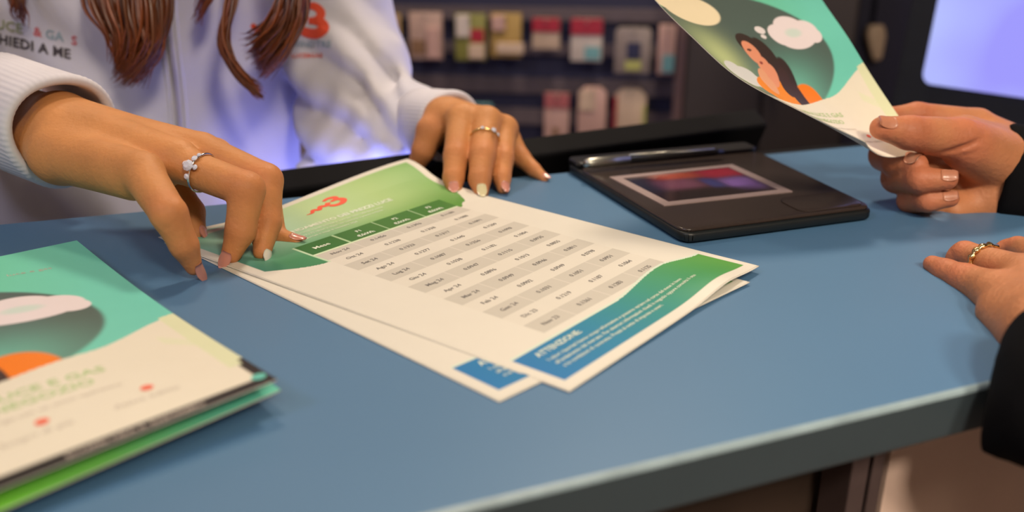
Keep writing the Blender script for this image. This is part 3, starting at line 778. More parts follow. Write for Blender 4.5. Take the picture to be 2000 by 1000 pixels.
# hoodie volume
xc = zf[0]
R_T = 0.162; xc -= 0.078; yc = zf[1] + R_T / 1.45 - 0.006
tz = lambda z: np.array([xc, yc, Z0 + z])
shR, elR = D(40, -215, .90), D(-255, 118, .69)
shL, elL = D(612, -190, .90), D(708, 262, .855)
cuffR, cuffRb = D(124, 256, .576), D(-92, 172, .652)
cuffL, cuffLb = D(882, 247, .764), D(800, 240, .815)
def hoodie_field(fl, shrink=0.0, folds=True):
    d0 = fl.blank(); s_ = shrink
    fl.cone(d0, tz(-0.42), tz(0.02), 0.176 - s_, R_T - s_, 0.03, (1, 1.45, 1))
    fl.cone(d0, tz(0.02), tz(0.28) + np.array([0, 0.0, 0]), R_T - s_, R_T + 0.012 - s_, 0.03, (1, 1.45, 1))
    fl.cone(d0, shR, shL, 0.07 - s_, 0.07 - s_, 0.05)
    arms = fl.blank()
    for sh_, el_, cu_, r0, r1, r2 in ((shR, elR, cuffRb, .066, .055, .042), (shL, elL, cuffLb, .066, .058, .040)):
        fl.cone(arms, sh_, el_, r0 - s_, r1 - s_, 0.0); fl.cone(arms, el_, cu_, r1 - s_, r2 - s_, 0.02)
    if folds:
        # ridges and tucks of the cloth round the elbows and along the sleeves
        def fold(p, q, r, k, sub):
            nonlocal arms
            g = fl.blank(); fl.cone(g, p, q, r, r * 0.45, 0.0)
            arms = -smin(-arms, g, k) if sub else smin(arms, g, k)
        for (p, q, r, sub) in (((640, 250, .825), (770, 215, .795), .014, False), ((650, 310, .815), (800, 275, .785), .013, False),
                               ((655, 120, .835), (775, 85, .845), .013, False), ((650, 190, .835), (775, 165, .835), .014, False),
                               ((660, 40, .84), (740, -10, .85), .012, False), ((610, 330, .83), (690, 285, .81), .011, False)):
            fold(D(*p), D(*q), r, 0.022, sub)
    if folds:
        X, Y, Z = fl.grid()
        # cloth bunched round the bent left elbow
        w = np.exp(-(((X - elL[0] + .015) ** 2 + (Y - elL[1]) ** 2 + (Z - elL[2] - .01) ** 2) / 0.010))
        ph = 2 * math.pi * (0.62 * (X - elL[0]) + 0.80 * (Z - elL[2]) + 0.012 * np.sin(38 * X + 11 * Z)) / 0.034
        arms = arms - (0.0085 * w * (np.abs(np.sin(ph * 0.5)) * 2 - 1.1)).astype(np.float32)
        w2 = np.exp(-(((X - (elL[0] + cuffLb[0]) / 2) ** 2 + (Y - (elL[1] + cuffLb[1]) / 2) ** 2 + (Z - elL[2]) ** 2) / 0.004))
        ph2 = 2 * math.pi * (0.9 * X - 0.35 * Z + 0.008 * np.sin(45 * Z)) / 0.026
        arms = arms - (0.005 * w2 * np.sin(ph2)).astype(np.float32)
    d0 = smin(d0, arms, 0.004)
    if folds:
        X, Y, Z = fl.grid()
        d0 = d0 + 0.0030 * np.sin(26 * X + 9 * Z + 3 * np.sin(19 * Z)) * np.sin(21 * Z - 8 * X + 2.0 * np.sin(17 * X)) + 0.0014 * np.sin(70 * Z + 30 * X + 3 * np.sin(31 * X))
    return d0
hlo = np.array([-0.70, 0.48, Z0 - 0.44]); hhi = np.array([0.02, 1.10, Z0 + 0.40])
fl = Field(hlo, hhi, 0.0042)
Vh, Fh = surface(fl, hoodie_field(fl), 3)
hood = mesh('hoodie', Vh, Fh, M['hoodie'], clerk, True)
bvh = BVHTree.FromPolygons([Vector(v) for v in Vh], [tuple(f) for f in Fh])
# body under the cloth, joined with both hands as one mesh
fl2 = Field(hlo, hhi + np.array([0, 0, 0.12]), 0.010)
d2 = hoodie_field(fl2, 0.014, False)
fl2.cone(d2, tz(0.28), tz(0.46), 0.055, 0.05, 0.03)
Vb, Fb = surface(fl2, d2, 1)
g = Geo(); g.add(V1, F1_); g.add(V2, F2_); g.add(Vb, Fb)
BASE_W, RED_W = (0.58, 0.255, 0.090), (0.54, 0.195, 0.080)
mesh('body', g.V, g.F, M['skin_w'], clerk, True, skin_cols(np.array(g.V), j1 + j2, BASE_W, RED_W, 0.55), 'skin')

def cuff(name, c_, back, r, ln, m, parent, ribs=60, amp=0.00018, wall=0.006, ell_=None):
    a_ = unit(c_ - back); s_ = unit(np.cross(a_, [0, 0, 1.0])); t_ = np.cross(s_, a_); V = []; n = ribs * 4
    prof = [(-0.001, -wall), (0.0018, -wall * .75), (0.0024, -wall * .4), (0.0014, -wall * .05), (-0.002, 0.0014), (-0.008, 0.0012), (-ln * .5, 0.0015), (-ln, 0.0), (-ln, -wall), (-ln * .5, -wall), (-0.004, -wall)]
    for x, dr in prof:
        for k in range(n):
            th = 2 * math.pi * k / n
            rr = r + dr + amp * math.sin(ribs * th) * (1 if dr > -wall else 0) + 0.0012 * math.sin(3 * th + 40 * x)
            V.append(c_ + a_ * x + s_ * rr * math.cos(th) * (ell_[0] if ell_ else 1) + t_ * rr * math.sin(th) * (ell_[1] if ell_ else 1))
    Fc = []; m_ = len(prof)
    for i in range(m_):
        for k in range(n):
            q = (i + 1) % m_; Fc.append((i * n + k, q * n + k, q * n + (k + 1) % n, i * n + (k + 1) % n))
    return mesh(name, V, Fc, m, parent, True)
cuff('cuff', cuffR, cuffRb, 0.0385, 0.080, M['cuff'], clerk)
cuff('cuff', cuffL, cuffLb, 0.0325, 0.050, M['cuff'], clerk)

def drape(px, py, off=0.0008):
    r = Vector(ray(px, py)).normalized(); hit = bvh.ray_cast(Vector(EYE), r)
    if hit[0] is None: return D(px, py, .8)
    n = hit[1]; n = -n if n.dot(r) > 0 else n
    return np.array(hit[0] + n * off)
def drape_text(s, x0, y0, slope, size, m, name, bold=0.0, spacing=1.05):
    V, Fc = text_geo(s, size, 'LEFT', bold, spacing)
    X = [drape(x0 + a_, y0 + slope * a_ - b_) for a_, b_ in V]
    return mesh(name, X, Fc, m, clerk)
M['t_olive'] = mat('faded green print', (0.34, 0.38, 0.22), 0.8, noise=0.03)
M['t_red'] = mat('faded red print', (0.62, 0.16, 0.18), 0.8, noise=0.03)
M['t_blue'] = mat('faded blue print', (0.30, 0.42, 0.50), 0.8, noise=0.03)
M['t_dark'] = mat('dark grey print', (0.06, 0.05, 0.06), 0.8, noise=0.03)
drape_text('LUCE', -22, 52, 0.20, 27, M['t_olive'], 'printed_words', 0.6)
drape_text('&', 66, 69, 0.20, 25, M['t_red'], 'printed_words', 0.6)
drape_text('GA', 89, 74, 0.20, 25, M['t_blue'], 'printed_words', 0.6)
drape_text('S', 140, 86, 0.20, 25, M['t_red'], 'printed_words', 0.6)
drape_text('CHIEDI A ME', -22, 80, 0.22, 27, M['t_dark'], 'printed_words', 0.8)
V, Fc = stroke2d([(586, 18), (612, 12), (627, 24), (622, 38), (604, 42)], [10, 15, 17, 16, 12]); gl = Geo(); gl.add(V, Fc)
V, Fc = stroke2d([(604, 40), (626, 44), (633, 56), (618, 66), (596, 62), (586, 52)], [12, 18, 21, 20, 18, 12]); gl.add(V, Fc)
V, Fc = stroke2d([(490, 48), (512, 62), (530, 44), (550, 60), (572, 40), (596, 44)], [8, 16, 16, 16, 16, 14]); gl.add(V, Fc)
mesh('logo', [drape(*p) for p in gl.V], gl.F, M['orange'], clerk)
drape_text('WINDTRE', 568, 92, 0.0, 17, M['t_blue'], 'printed_words', 0.3)
drape_text('LUCE&GAS', 570, 114, -0.03, 12, M['orange'], 'printed_words', 0.2)
# zip down the front
zp = catmull([(322, -120, 0), (326, 0, 0), (333, 90, 0), (345, 190, 0), (350, 262, 0), (352, 330, 0), (352, 420, 0)], 14)[:, :2]
zl = np.array([drape(x, y, 0.001) for x, y in zp])
tube('zip', zl, 0.0024, M['zip'], clerk, 8)
for dx in (-14, 15):
    tube('zip_placket', np.array([drape(x + dx, y, -0.0012) for x, y in zp]), 0.0026, M['hoodie'], clerk, 8)

# hair: two long falls of tapered locks
def lock(pts, r0):
    p = catmull(pts, 5); k = len(p); t = np.linspace(0, 1, k)
    rad = r0 * (0.65 + 0.5 * np.sin(np.clip(t * 1.2, 0, 1) * math.pi)) * np.clip((1 - t) / 0.45, 0, 1) ** 0.75 + 0.00015
    return tube_geo(p, rad, 6, 0.45)
gh = Geo(); hc = []
def fall(guides, n, spread, depth0, r=(0.0006, 0.0019)):
    for _ in range(n):
        w = rng.dirichlet(np.ones(len(guides)) * 0.45)
        G = sum(wi * np.array(gd, float) for wi, gd in zip(w, guides))
        jx = rng.normal(0, spread); jd = rng.normal(0, 0.012)
        cut = rng.uniform(-26, 6); wob = rng.uniform(0, 6.28)
        pts_ = []
        for i, (x, y) in enumerate(G):
            fr = i / (len(G) - 1)
            pts_.append(D(x + jx * (1 - 0.5 * fr) + 5 * math.sin(wob + 2.4 * i), y + (cut * fr), depth0 + jd * (1 - .4 * fr) - 0.012 * math.sin(fr * 3.1)))
        V_, F_ = lock(pts_, rng.uniform(*r)); gh.add(V_, F_)
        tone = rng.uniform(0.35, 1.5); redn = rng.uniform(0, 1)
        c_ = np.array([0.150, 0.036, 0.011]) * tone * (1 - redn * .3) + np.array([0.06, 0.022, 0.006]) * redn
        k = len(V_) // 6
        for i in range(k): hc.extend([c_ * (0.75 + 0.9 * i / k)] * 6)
LEFTF = [[(150, -160), (150, -60), (158, 10), (192, 60), (214, 108)],
         [(190, -160), (180, -60), (185, 20), (215, 75), (222, 110)],
         [(300, -160), (310, -60), (318, 20), (300, 100), (222, 166)],
         [(330, -160), (335, -60), (332, 30), (318, 110), (262, 172)],
         [(260, -160), (262, -60), (268, 30), (280, 110), (240, 170)],
         [(310, -160), (322, -60), (328, 20), (318, 90), (292, 172)]]
RIGHTF = [[(470, -160), (462, -70), (448, 10), (436, 90), (468, 150), (512, 192)],
          [(480, -160), (470, -70), (452, 10), (440, 80), (462, 145), (496, 186)],
          [(560, -160), (590, -70), (592, 0), (585, 50), (556, 110), (516, 158)],
          [(540, -160), (570, -70), (578, 0), (565, 55), (540, 110), (508, 150)],
          [(520, -160), (545, -70), (548, 0), (520, 50), (488, 80), (470, 86)],
          [(550, -160), (580, -70), (588, 0), (578, 60), (552, 115), (522, 150)]]
fall(LEFTF, 520, 9, .735)
fall(RIGHTF[:2], 120, 4.5, .735, (0.0005, 0.0014))
fall(RIGHTF[2:], 380, 7, .735)
fall([[(405, -160), (402, -70), (398, -20), (390, 10), (376, 40)], [(425, -160), (420, -70), (412, -10), (400, 20), (388, 46)]], 24, 4, .745, (0.0005, 0.0012))
fall([[(20, -160), (18, -70), (20, -10), (22, 20), (26, 34)], [(48, -160), (46, -70), (45, 0), (48, 30), (54, 56)]], 26, 4, .75, (0.0005, 0.0012))
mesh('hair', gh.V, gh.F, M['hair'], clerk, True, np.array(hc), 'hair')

camv = lambda p: unit(EYE - p)
def nails_for(hand, spec, parent):
    for k, (m, dors, ln, ov) in spec.items():
        nail('fingernail', hand[k], dors, m, parent, ln, ov, 0.66, 0.5 if parent is clerk else 0.1)
DEX = unit(-FW * 0.75 + UP * 0.25)
nails_for(RH, dict(pinky=(M['nail_pink'], RT * .75 - FW * .5, .0125, .0045), ring=(M['nail_pink'], -FW * .7 - RT * .1 + UP * .1, .011, .0035),
                   middle=(M['nail_white'], -FW * .4 + RT * .8, .009, .003), index=(M['nail_pink'], UP * .8 - FW * .5, .012, .003),
                   thumb=(M['nail_pink'], RT * .8 - FW * .3, .012, .003)), clerk)
nails_for(LHd, dict(index=(M['nail_pink'], -FW * .8 + UP * .3, .011, .002), middle=(M['nail_pale'], -FW * .8 + UP * .3 + RT * .1, .012, .003),
                    ring=(M['nail_pink'], -FW * .7 + UP * .3 + RT * .3, .011, .003), pinky=(M['nail_pink'], UP * .8 - FW * .4, .008, .002),
                    thumb=(M['nail_pink'], -RT * .6 - FW * .4, .011, .003)), clerk)

# ---- rings
def ring(name, c_, axis, r, w, m, label, gems=(), gm=None, plain=True, links=0):
    root = empty(name, c_, label, 'ring'); a_ = unit(axis); s_ = unit(np.cross(a_, [0.2, 0.1, 0.95])); t_ = np.cross(a_, s_)
    n = 40; V = []; prof = [(-w, 0.0), (-w * .6, w * .7), (0, w * .9), (w * .6, w * .7), (w, 0), (0, -w * .2)]
    for k in range(n):
        th = 2 * math.pi * k / n; rad = s_ * math.cos(th) + t_ * math.sin(th)
        bm_ = 1 + (0.35 * math.sin(links * th) if links else 0)
        for x, y in prof: V.append(c_ + rad * (r + y * bm_) + a_ * x * bm_)
    m_ = len(prof); Fc = [(k * m_ + i, ((k + 1) % n) * m_ + i, ((k + 1) % n) * m_ + (i + 1) % m_, k * m_ + (i + 1) % m_) for k in range(n) for i in range(m_)]
    mesh('band', V, Fc, m, root, True)
    for gdir, size, off in gems:
        dg = np.asarray(gdir, float); dg = unit(dg - a_ * (dg @ a_)); pc = c_ + dg * (r + size * .75) + a_ * off
        e1 = a_; e2 = np.cross(dg, a_); gv = []; k8 = 10
        for rr, hh in ((0.55, 0.55), (1.0, 0.15), (1.0, 0.0), (0.15, -0.8)):
            for k in range(k8):
                th = 2 * math.pi * k / k8; gv.append(pc + size * (rr * (e1 * math.cos(th) + e2 * math.sin(th)) + dg * hh))
        gf = [tuple(range(k8))] + [(i * k8 + k, (i + 1) * k8 + k, (i + 1) * k8 + (k + 1) % k8, i * k8 + (k + 1) % k8) for i in range(3) for k in range(k8)] + [tuple(range(3 * k8, 4 * k8))[::-1]]
        mesh('stone', gv, gf, gm, root)
    return root
def on_finger(f, i, t): 
    p = f[i][0] * (1 - t) + f[i + 1][0] * t; r = f[i][1] * (1 - t) + f[i + 1][1] * t; return p, f[i + 1][0] - f[i][0], r
p, ax_, r = on_finger(RH['ring'], 0, .36)
ring('ring', p, ax_, r * 1.04, 0.0011, M['silver'], "silver ring with a large cluster of clear stones on the clerk's reaching right hand",
     gems=[(-FW + RT * -.1 + UP * .15, 0.0036, 0), (-FW + UP * .65, 0.0020, 0), (-FW - UP * .4, 0.0020, 0), (-FW * 1 + UP * .15, 0.0018, 0.004), (-FW * 1 + UP * .15, 0.0018, -0.004),
           (-FW + UP * 1.3, 0.0015, 0)], gm=M['gem'])
p, ax_, r = on_finger(LHd['middle'], 0, .55)
ring('ring', p, ax_, r * 1.05, 0.0010, M['gold'], "thin gold ring with small stones on the clerk's left hand resting by the papers",
     gems=[(-FW + RT * .5, 0.0023, 0), (-FW - RT * .1, 0.0016, 0), (-FW + RT * 1.2, 0.0016, 0)], gm=M['gem'])

# ---- customer
cust = empty('person', (0.72, 0.22, 0.0), 'person in a black coat at the right edge, holding up a leaflet', 'person')
CR = dict(
    thumb=[J(1965, 322, .640, 62), J(1872, 272, .612, 42), J(1775, 259, .599, 33), J(1722, 250, .594, 23)],
    index=[J(1905, 246, .668, 34), J(1790, 226, .664, 26), J(1735, 232, .660, 22), J(1700, 245, .655, 17)],
    middle=[J(1850, 318, .680, 36), J(1730, 303, .655, 31), J(1752, 318, .628, 28), J(1790, 322, .610, 22)],
    ring=[J(1862, 355, .668, 36), J(1752, 348, .640, 29), J(1798, 351, .606, 26), J(1850, 351, .600, 20)],
    pinky=[J(1872, 398, .655, 32), J(1778, 392, .634, 24), J(1812, 392, .612, 22), J(1856, 388, .606, 17)])
cw = J(2000, 320, .660, 62); cw2 = J(1975, 386, .655, 45)
CRP = [(cw, J(1905, 250, .668, 36)), (cw, J(1855, 315, .678, 36)), (cw2, J(1862, 355, .668, 38)), (cw2, J(1872, 398, .655, 34)), (cw, cw2),
       (cw, J(2160, 345, .655, 56)), (cw2, J(2160, 385, .650, 48)), (cw2, J(1860, 412, .640, 27)), (J(1965, 322, .645, 60), J(1890, 285, .618, 48)),
       (J(1950, 300, .655, 52), J(1880, 270, .640, 44)), (J(1930, 380, .645, 46), J(1870, 340, .665, 40))]
V3, F3_, j3 = build_hand(CRP, list(CR.values()), 0.0016,
    creases=[(D(1838, 306, .600), D(1915, 275, .597), .0035, 0), (D(1850, 313, .603), D(1945, 290, .597), .0025, 0), (D(1888, 372, .612), D(1960, 358, .605), .0025, 0),
             (D(1820, 265, .577), D(1812, 245, .583), .0018, 0)])
CLd = dict(
    pinky=[J(1945, 572, .470, 44), J(1885, 546, .495, 31), J(1848, 530, .509, 24), J(1821, 516, .519, 18)],
    ring=[J(2000, 538, .480, 40), J(1884, 496, .530, 25), J(1872, 500, .534, 20), J(1862, 506, .534, 15)],
    middle=[J(2055, 510, .500, 38), J(1988, 484, .545, 22), J(1966, 486, .552, 18), J(1955, 490, .553, 15)],
    index=[J(2105, 495, .52, 36), J(2050, 470, .565, 22), J(2025, 462, .585, 18), J(2008, 458, .60, 15)],
    thumb=[J(2130, 560, .47, 42), J(2140, 500, .52, 28), J(2125, 470, .55, 22), J(2110, 455, .575, 16)])
lwA = J(2055, 650, .415, 70)
CLP = [(lwA, J(1948, 575, .468, 45)), (lwA, J(2000, 542, .480, 44)), (lwA, J(2055, 515, .498, 42)), (lwA, J(2105, 500, .518, 40)), (lwA, J(2130, 565, .468, 45)),
       (lwA, J(2150, 760, .370, 75)), (J(1955, 610, .448, 42), J(2030, 660, .415, 62))]
V4, F4_, j4 = build_hand(CLP, list(CLd.values()), 0.0016)
g = Geo(); g.add(V3, F3_); g.add(V4, F4_)
BASE_C, RED_C = (0.49, 0.200, 0.090), (0.49, 0.145, 0.075)
mesh('body', g.V, g.F, M['skin_c'], cust, True, skin_cols(np.array(g.V), j3 + j4, BASE_C, RED_C, 0.7), 'skin')
nails_for(CR, dict(thumb=(M['nail_bare'], -FW * .85 + UP * .45, .013, -0.001), ring=(M['nail_bare'], -FW * .8 + UP * .35, .011, -.001),
                   pinky=(M['nail_bare'], -FW * .8 + UP * .3, .010, -.001), middle=(M['nail_bare'], -FW * .8 + UP * .1, .011, -.001)), cust)
p, ax_, r = on_finger(CLd['ring'], 0, .62)
ring('ring', p, ax_, r * 1.05, 0.0022, M['gold'], "gold patterned band on the customer's hand that lies flat on the counter", links=14)
# coat
flc = Field(np.array([0.17, -0.05, Z0 - 0.30]), np.array([0.95, 0.72, Z0 + 0.34]), 0.0055)
dc = flc.blank()
el1, el2 = D(2420, 440, .64), np.array([0.52, 0.12, Z0 - 0.02])
shC1, shC2 = np.array([0.74, 0.36, Z0 + 0.26]), np.array([0.70, 0.06, Z0 + 0.24])
flc.cone(dc, shC1, el1, 0.075, 0.065, 0.02); flc.cone(dc, el1, D(2070, 362, .645), 0.06, 0.0400, 0.02)
flc.cone(dc, shC2, el2, 0.08, 0.075, 0.02); flc.cone(dc, el2, D(2082, 690, .376), 0.07, 0.026, 0.02)
flc.cone(dc, D(1938, 868, .372), D(2060, 800, .362), 0.0075, 0.026, 0.016)
flc.cone(dc, D(2030, 715, .368), D(2040, 820, .362), 0.014, 0.022, 0.014)
flc.cone(dc, D(2100, 770, .36), el2, 0.03, 0.07, 0.02)
flc.cone(dc, np.array([0.78, 0.20, Z0 - 0.3]), np.array([0.78, 0.20, Z0 + 0.26]), 0.12, 0.11, 0.05, (1, 0.8, 1))
X, Y, Z = flc.grid(); dc = dc + 0.0022 * np.sin(40 * X + 25 * Z + 2 * np.sin(30 * Y)) * np.sin(33 * Y - 20 * Z)
Vc, Fc = surface(flc, dc, 2)
mesh('coat', Vc, Fc, M['black_cloth'], cust, True)
cuff('coat_cuff', D(1950, 345, .655), D(2090, 366, .640), 0.0415, 0.05, M['black_cloth'], cust, ribs=8, amp=0.0004)

# ------------------------------------------------------------------ display wall behind
w0, w1 = D(736, 30, 2.38), D(1330, 40, 2.26)
eW = w1 - w0; eW[2] = 0; eW = unit(eW); nW = np.array([eW[1], -eW[0], 0.0])     # nW points to the camera
def Wp(px, py, out=0.0):          # pixel onto the display wall plane, brought forward by out
    r = ray(px, py); o = w0 + nW * out; t = ((o - EYE) @ nW) / (r @ nW); return EYE + r * t
rack = empty('display_rack', Wp(1000, 150) * np.array([1, 1, 0]), 'navy accessory display rack with grey rails and hanging packs behind the clerk', 'display rack')
pl = Wp(380, 150, 0.0); pr = Wp(1345, 150, 0.0)
lenW = float((pr - pl) @ eW); o_ = pl.copy(); o_[2] = 0.25
box('back_panel', o_ - nW * 0.03, eW * lenW, nW * 0.03, kZ * 1.45, M['navy'], rack, 0.001)
def rail(y0, y1, name='rail', out=0.02, m='rail', x0=700, x1=1318):
    pa, pb = Wp(x0, (y0 + y1) / 2, out), Wp(x1, (y0 + y1) / 2, out)
    hgt = abs(Wp(1000, y0, out)[2] - Wp(1000, y1, out)[2])
    c_ = pa.copy(); c_[2] = (Wp(1000, y0, out)[2] + Wp(1000, y1, out)[2]) / 2 - hgt / 2
    box(name, c_ - nW * out, eW * float((pb - pa) @ eW), nW * out, kZ * hgt, M[m], rack, 0.001)
rail(14, 40); rail(84, 106, 'price_rail'); rail(152, 182); rail(212, 242, 'price_rail'); 
pp = Wp(1318, 150, 0.03); pq = Wp(1336, 150, 0.03); o_ = pp.copy(); o_[2] = 0.25
box('upright', o_ - nW * .03, eW * float((pq - pp) @ eW), nW * 0.04, kZ * 1.45, M['rail_post'], rack, 0.001)
M['p_yellow'] = mat('mustard card', (0.42, 0.27, 0.07), 0.5, noise=0.08)
M['p_beige'] = mat('beige card', (0.46, 0.31, 0.25), 0.5, noise=0.06)
M['p_brown'] = mat('brown card', (0.22, 0.12, 0.06), 0.5, noise=0.08)
M['p_green'] = mat('olive card', (0.24, 0.23, 0.05), 0.5, noise=0.08)
M['p_white'] = mat('white card', (0.60, 0.52, 0.46), 0.5, noise=0.04)
M['p_red'] = mat('crimson card', (0.36, 0.015, 0.03), 0.5, noise=0.06)
M['p_rose'] = mat('rose card', (0.38, 0.10, 0.10), 0.5, noise=0.06)
M['p_pink'] = mat('pink beige card', (0.52, 0.32, 0.27), 0.5, noise=0.05)
M['p_cream'] = mat('cream card', (0.58, 0.43, 0.31), 0.5, noise=0.05)
M['p_grey'] = mat('grey card', (0.26, 0.21, 0.19), 0.5, noise=0.06)
M['p_dark'] = mat('dark window', (0.02, 0.018, 0.018), 0.3, noise=0.1)
M['p_teal'] = mat('teal card', (0.16, 0.36, 0.38), 0.5, noise=0.06)
M['p_lime'] = mat('lime card', (0.42, 0.42, 0.12), 0.5, noise=0.06)
def pack(x0, y0, x1, y1, m, label, patches=(), out=0.075, thick=0.012, cham=0.0):
    pa, pb = Wp(x0, y0, out), Wp(x1, y0, out); wd = float((pb - pa) @ eW); zt_, zb = Wp((x0 + x1) / 2, y0, out)[2], Wp((x0 + x1) / 2, y1, out)[2]
    root = empty('accessory_pack', (pa + pb) / 2 * np.array([1, 1, 0]) + kZ * zb, label, 'package', 'accessory packs hanging on the display rack')
    o = pa.copy(); o[2] = zb; hh = zt_ - zb
    cx = cham * wd
    poly = [o, o + eW * wd, o + eW * wd + kZ * (hh - cx), o + eW * (wd - cx) + kZ * hh, o + eW * cx + kZ * hh, o + kZ * (hh - cx)]
    if cham == 0: poly = [o, o + eW * wd, o + eW * wd + kZ * hh, o + kZ * hh]
    prism('card', [p_ - nW * thick for p_ in poly], nW * thick, M[m], root, 0.0012, 2)
    for (u0, v0, u1, v1, pm, pt) in patches:
        q = o + eW * wd * u0 + kZ * hh * v0
        box('label' if pt < 0.003 else 'blister', q + nW * 0.0004, eW * wd * (u1 - u0), nW * pt, kZ * hh * (v1 - v0), M[pm], root, min(0.004, pt * .4), 2)
    tube('hook', [o + eW * wd / 2 + kZ * (hh - 0.008) + nW * 0.02, o + eW * wd / 2 + kZ * (hh - 0.006) - nW * (out - 0.02)], 0.0022, M['steel'], root, 8)
    return root
pack(722, 27, 780, 108, 'p_yellow', 'mustard pack half hidden behind the white sleeve, leftmost on the upper row', [(.55, .35, .95, .95, 'p_beige', .002), (.1, .05, .9, .3, 'p_beige', .01)])
pack(798, 24, 862, 116, 'p_beige', 'beige pack with a brown patch, second from the white sleeve on the upper row', [(.05, .1, .5, .42, 'p_brown', .002), (.55, .02, .95, .7, 'p_pink', .012)])
pack(888, 27, 948, 118, 'p_green', 'olive and white pack with a small red square on the upper row', [(.05, .5, .5, .98, 'p_white', .008), (.52, .40, .95, .68, 'p_red', .002), (.45, .04, .98, .36, 'p_cream', .010)])
pack(958, 26, 1018, 112, 'p_yellow', 'tan pack with a pale round top left, right of the olive pack', [(.05, .6, .5, .95, 'p_pink', .010), (.2, .08, 1.1, .34, 'p_cream', .010)])
pack(1040, 35, 1094, 96, 'p_cream', 'smaller red topped cream pack in the middle of the upper row', [(.0, .55, 1.0, 1.0, 'p_red', .004)], cham=.06)
pack(1116, 36, 1178, 120, 'p_white', 'larger red topped white pack, right of the smaller red one', [(.0, .62, 1.0, 1.0, 'p_red', .004), (.45, .05, .95, .35, 'p_teal', .002)], cham=.06)
pack(1203, 54, 1274, 144, 'p_grey', 'grey rounded pack with a square dark window on the upper row', [(.33, .32, .72, .68, 'p_dark', .002), (.3, .08, .75, .28, 'p_lime', .002)], cham=.1, out=.10)
pack(1288, 48, 1322, 146, 'p_pink', "narrow pink pack with a teal patch next to the rack's upright post", [(.3, .05, .98, .40, 'p_teal', .002)])
pack(1064, 182, 1112, 292, 'p_pink', 'tall pink pack with a rose top, leftmost of the lower row', [(.0, .74, 1.0, 1.0, 'p_rose', .003), (.35, .02, .6, .4, 'p_brown', .002)])
pack(1130, 170, 1186, 284, 'p_pink', 'pink beige pack with slanted top corners in the middle of the lower row', [(.05, .6, .6, .95, 'p_cream', .004)], cham=.22)
pack(1200, 174, 1264, 276, 'p_cream', 'cream pack with a dark red side, last of the lower row', [(.0, .0, .10, .86, 'p_red', .014), (.9, .1, 1.0, .7, 'p_lime', .004)], cham=.22)
pack(925, 203, 960, 236, 'p_teal', "small teal pack just above the clerk's left hand", [(.1, .5, .9, .9, 'p_dark', .002)])

# dark cabinet and objects behind the held leaflet
ca, cb = D(1338, 150, 2.05), D(1660, 150, 1.95)
ecb = unit((cb - ca) * np.array([1, 1, 0])); ncb = np.array([-ecb[1], ecb[0], 0]); o_ = ca.copy(); o_[2] = 0
cab = empty('cabinet', o_, 'tall dark brown cabinet behind the held leaflet', 'cabinet')
wcab = float((cb - ca) @ ecb)
box('body', o_, ecb * wcab, ncb * 0.35, kZ * 1.75, M['dark_cab'], cab, 0.004)
for i in range(2):
    box('door', o_ - ncb * 0.012 + ecb * (wcab * .5 * i + .004) + kZ * 0.08, ecb * (wcab * .5 - .008), ncb * 0.011, kZ * 1.64, M['dark_cab'], cab, 0.003)
    tube('handle', [o_ - ncb * 0.03 + ecb * (wcab * (.46 + .08 * i)) + kZ * 0.80, o_ - ncb * 0.03 + ecb * (wcab * (.46 + .08 * i)) + kZ * 0.98], 0.006, M['rail_post'], cab, 8)
# beige pouch hanging on the far wall
q0, q1 = D(1708, 50, 2.1), D(1748, 128, 2.1)
pouch = empty('pouch', (q0[0] + .02, q0[1], q1[2]), 'beige pouch hanging in the gap between held leaflet and lit monitor', 'package')
wq = float((q1 - q0) @ RT); hq = float(q0[2] - q1[2])
prism('bag', [np.array([q0[0] + x * wq, q0[1] + .035, q1[2] + z * hq]) for x, z in ((.55, 0), (.95, .05), (1, .7), (.8, 1), (.1, .98), (0, .7), (.3, .3))], (0, 0.03, 0), M['p_cream'], pouch, 0.008, 3)
box('strap', (q0[0] + wq * .35, q0[1] + .045, q0[2] - .004), (.02, 0, 0), (0, .006, 0), (0, 0, .30), M['navy'], pouch, .001)
stand_o = np.array([q0[0] - .06, q0[1] + .075, 0.0])
bl = tag(box('partition', stand_o, (0.62, 0, 0), (0, 0.03, 0), (0, 0, 1.75), M['navy'], None, .003), 'navy free standing panel that the beige pouch hangs on', 'partition')

# lit monitor on its low cabinet at the right
mb = D(1800, 162, 1.25); tgt = P(2000, 191, mb[2] - Z0)
eM = unit(tgt - mb); nM = np.array([-eM[1], eM[0], 0.0]); tilt = unit(kZ + nM * 0.06); fM = np.cross(eM, tilt)
mw, mh, bz = 0.56, 0.35, 0.046
mon = empty('monitor', mb + eM * mw * .5 + nM * .06 - kZ * 0.10, 'black monitor with a bright lavender screen turned to the camera at right', 'monitor')
box('housing', mb - eM * bz - tilt * bz + nM * 0.002, eM * (mw + 2 * bz), nM * 0.035, tilt * (mh + 2 * bz), M['slate'], mon, 0.006, 3)
o_ = mb - nM * 0.0005
def rrect(w_, h_, r_, n=6):
    out = []
    for cx_, cy_, a0 in ((w_ - r_, r_, -90), (w_ - r_, h_ - r_, 0), (r_, h_ - r_, 90), (r_, r_, 180)):
        for i in range(n + 1):
            an = math.radians(a0 + 90 * i / n); out.append(o_ + eM * (cx_ + r_ * math.cos(an)) + tilt * (cy_ + r_ * math.sin(an)))
    return out
prism('screen', [q - nM * 0.001 for q in rrect(mw, mh, 0.016)], nM * 0.0025, M['screen'], mon)
pb_ = mb + eM * 0.125 + nM * 0.02
tube('stand', [pb_ - kZ * 0.02, np.array([pb_[0], pb_[1], Z0 - .118])], [0.011, 0.011], M['black'], mon, 12)
box('foot', np.array([pb_[0], pb_[1], Z0 - .132]) - eM * .07 - nM * .06, eM * .14, nM * .12, kZ * .012, M['black'], mon, .003)
lc = Cn(0.50, 0.47, -Z0)
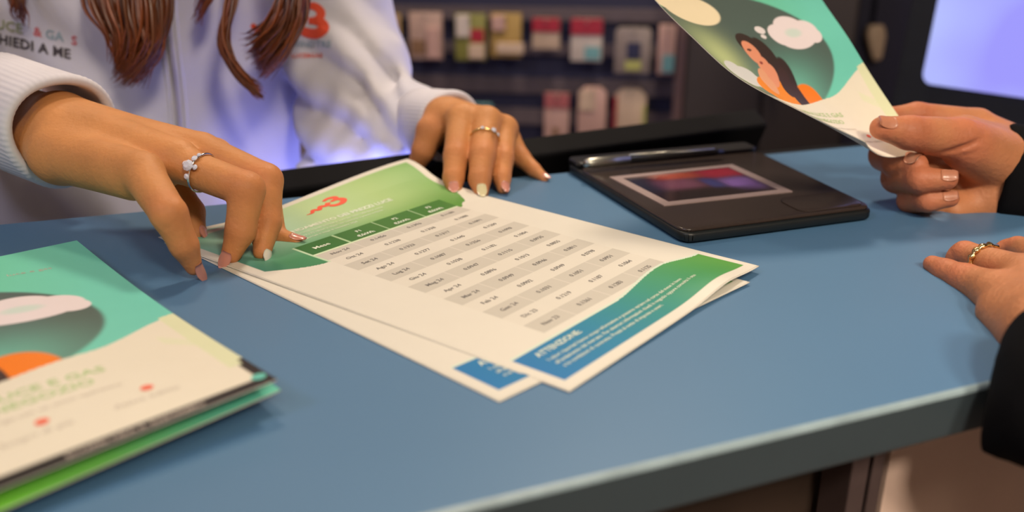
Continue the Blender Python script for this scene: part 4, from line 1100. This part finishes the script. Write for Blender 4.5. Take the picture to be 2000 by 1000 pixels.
eL, nL = eC, nC
lowc = empty('low_cabinet', lc, 'dark low cabinet that carries the lit monitor at right', 'cabinet')
box('body', lc, eL * .9, nL * .42, kZ * (Z0 - .155), M['slate'], lowc, .004)
box('top', lc - eL * .01 - nL * .01 + kZ * (Z0 - .155), eL * .92, nL * .44, kZ * .022, M['slate'], lowc, .003)
for i in range(2): box('door', lc - nL * .013 + eL * (.01 + .45 * i) + kZ * .06, eL * .43, nL * .012, kZ * (Z0 - .24), M['dark_cab'], lowc, .002)
qr = lc + kZ * (Z0 - .132)
def small_box(px, py, dd, w_, h_, m, label):
    c_ = D(px, py, dd); zb = Z0 - .133
    r_ = empty('carton', (c_[0], c_[1], zb), label, 'box')
    box('body', np.array([c_[0] - w_ / 2, c_[1], zb]), eM * w_, nM * .06, kZ * (c_[2] - zb), M[m], r_, .002)
    box('lid', np.array([c_[0] - w_ / 2, c_[1], c_[2]]) - eM * .001 - nM * .001, eM * (w_ + .002), nM * .062, kZ * .012, M[m], r_, .002)
small_box(1905, 206, 1.30, .06, .1, 'p_rose', 'small dull red box under the lit monitor, left of its stand')
small_box(2002, 206, 1.34, .05, .1, 'p_grey', 'small beige grey box under the lit monitor, right of its stand')

# office chair behind the clerk (its arm shows in the gap beside the elbow)
ch = D(585, 345, 1.10)
chair = empty('office_chair', (ch[0] - .25, ch[1] + .15, 0), 'dark office chair behind the clerk, one armrest showing beside her elbow', 'chair')
zt_ = D(575, 312, 1.10)[2]
box('armrest', (ch[0] - .035, ch[1] - .02, zt_ - .035), (.07, 0, 0), (0, .24, 0), (0, 0, .035), M['rail'], chair, .012, 3)
tube('armrest_post', [(ch[0], ch[1] + .1, zt_ - .04), (ch[0], ch[1] + .12, zt_ - .28)], .02, M['dark_cab'], chair, 10)
box('seat', (ch[0] - .50, ch[1] + .0, zt_ - .30), (.50, 0, 0), (0, .46, 0), (0, 0, .08), M['black_cloth'], chair, .03, 3)
box('backrest', (ch[0] - .47, ch[1] + .44, zt_ - .14), (.44, 0, 0), (0, .07, 0), (0, 0, .42), M['black_cloth'], chair, .03, 3)
tube('column', [(ch[0] - .25, ch[1] + .2, zt_ - .3), (ch[0] - .25, ch[1] + .2, .07)], .028, M['black'], chair, 12)
for i in range(5):
    an = i * 2 * math.pi / 5; e_ = np.array([ch[0] - .25 + .27 * math.cos(an), ch[1] + .2 + .27 * math.sin(an), .05])
    leg = tube('leg', [(ch[0] - .25, ch[1] + .2, .09), e_], [.022, .014], M['black'], chair, 8)
    tube('caster', [e_ - np.array([0, .012, .02]), e_ + np.array([0, .012, -.02])], .028, M['black'], chair, 10)
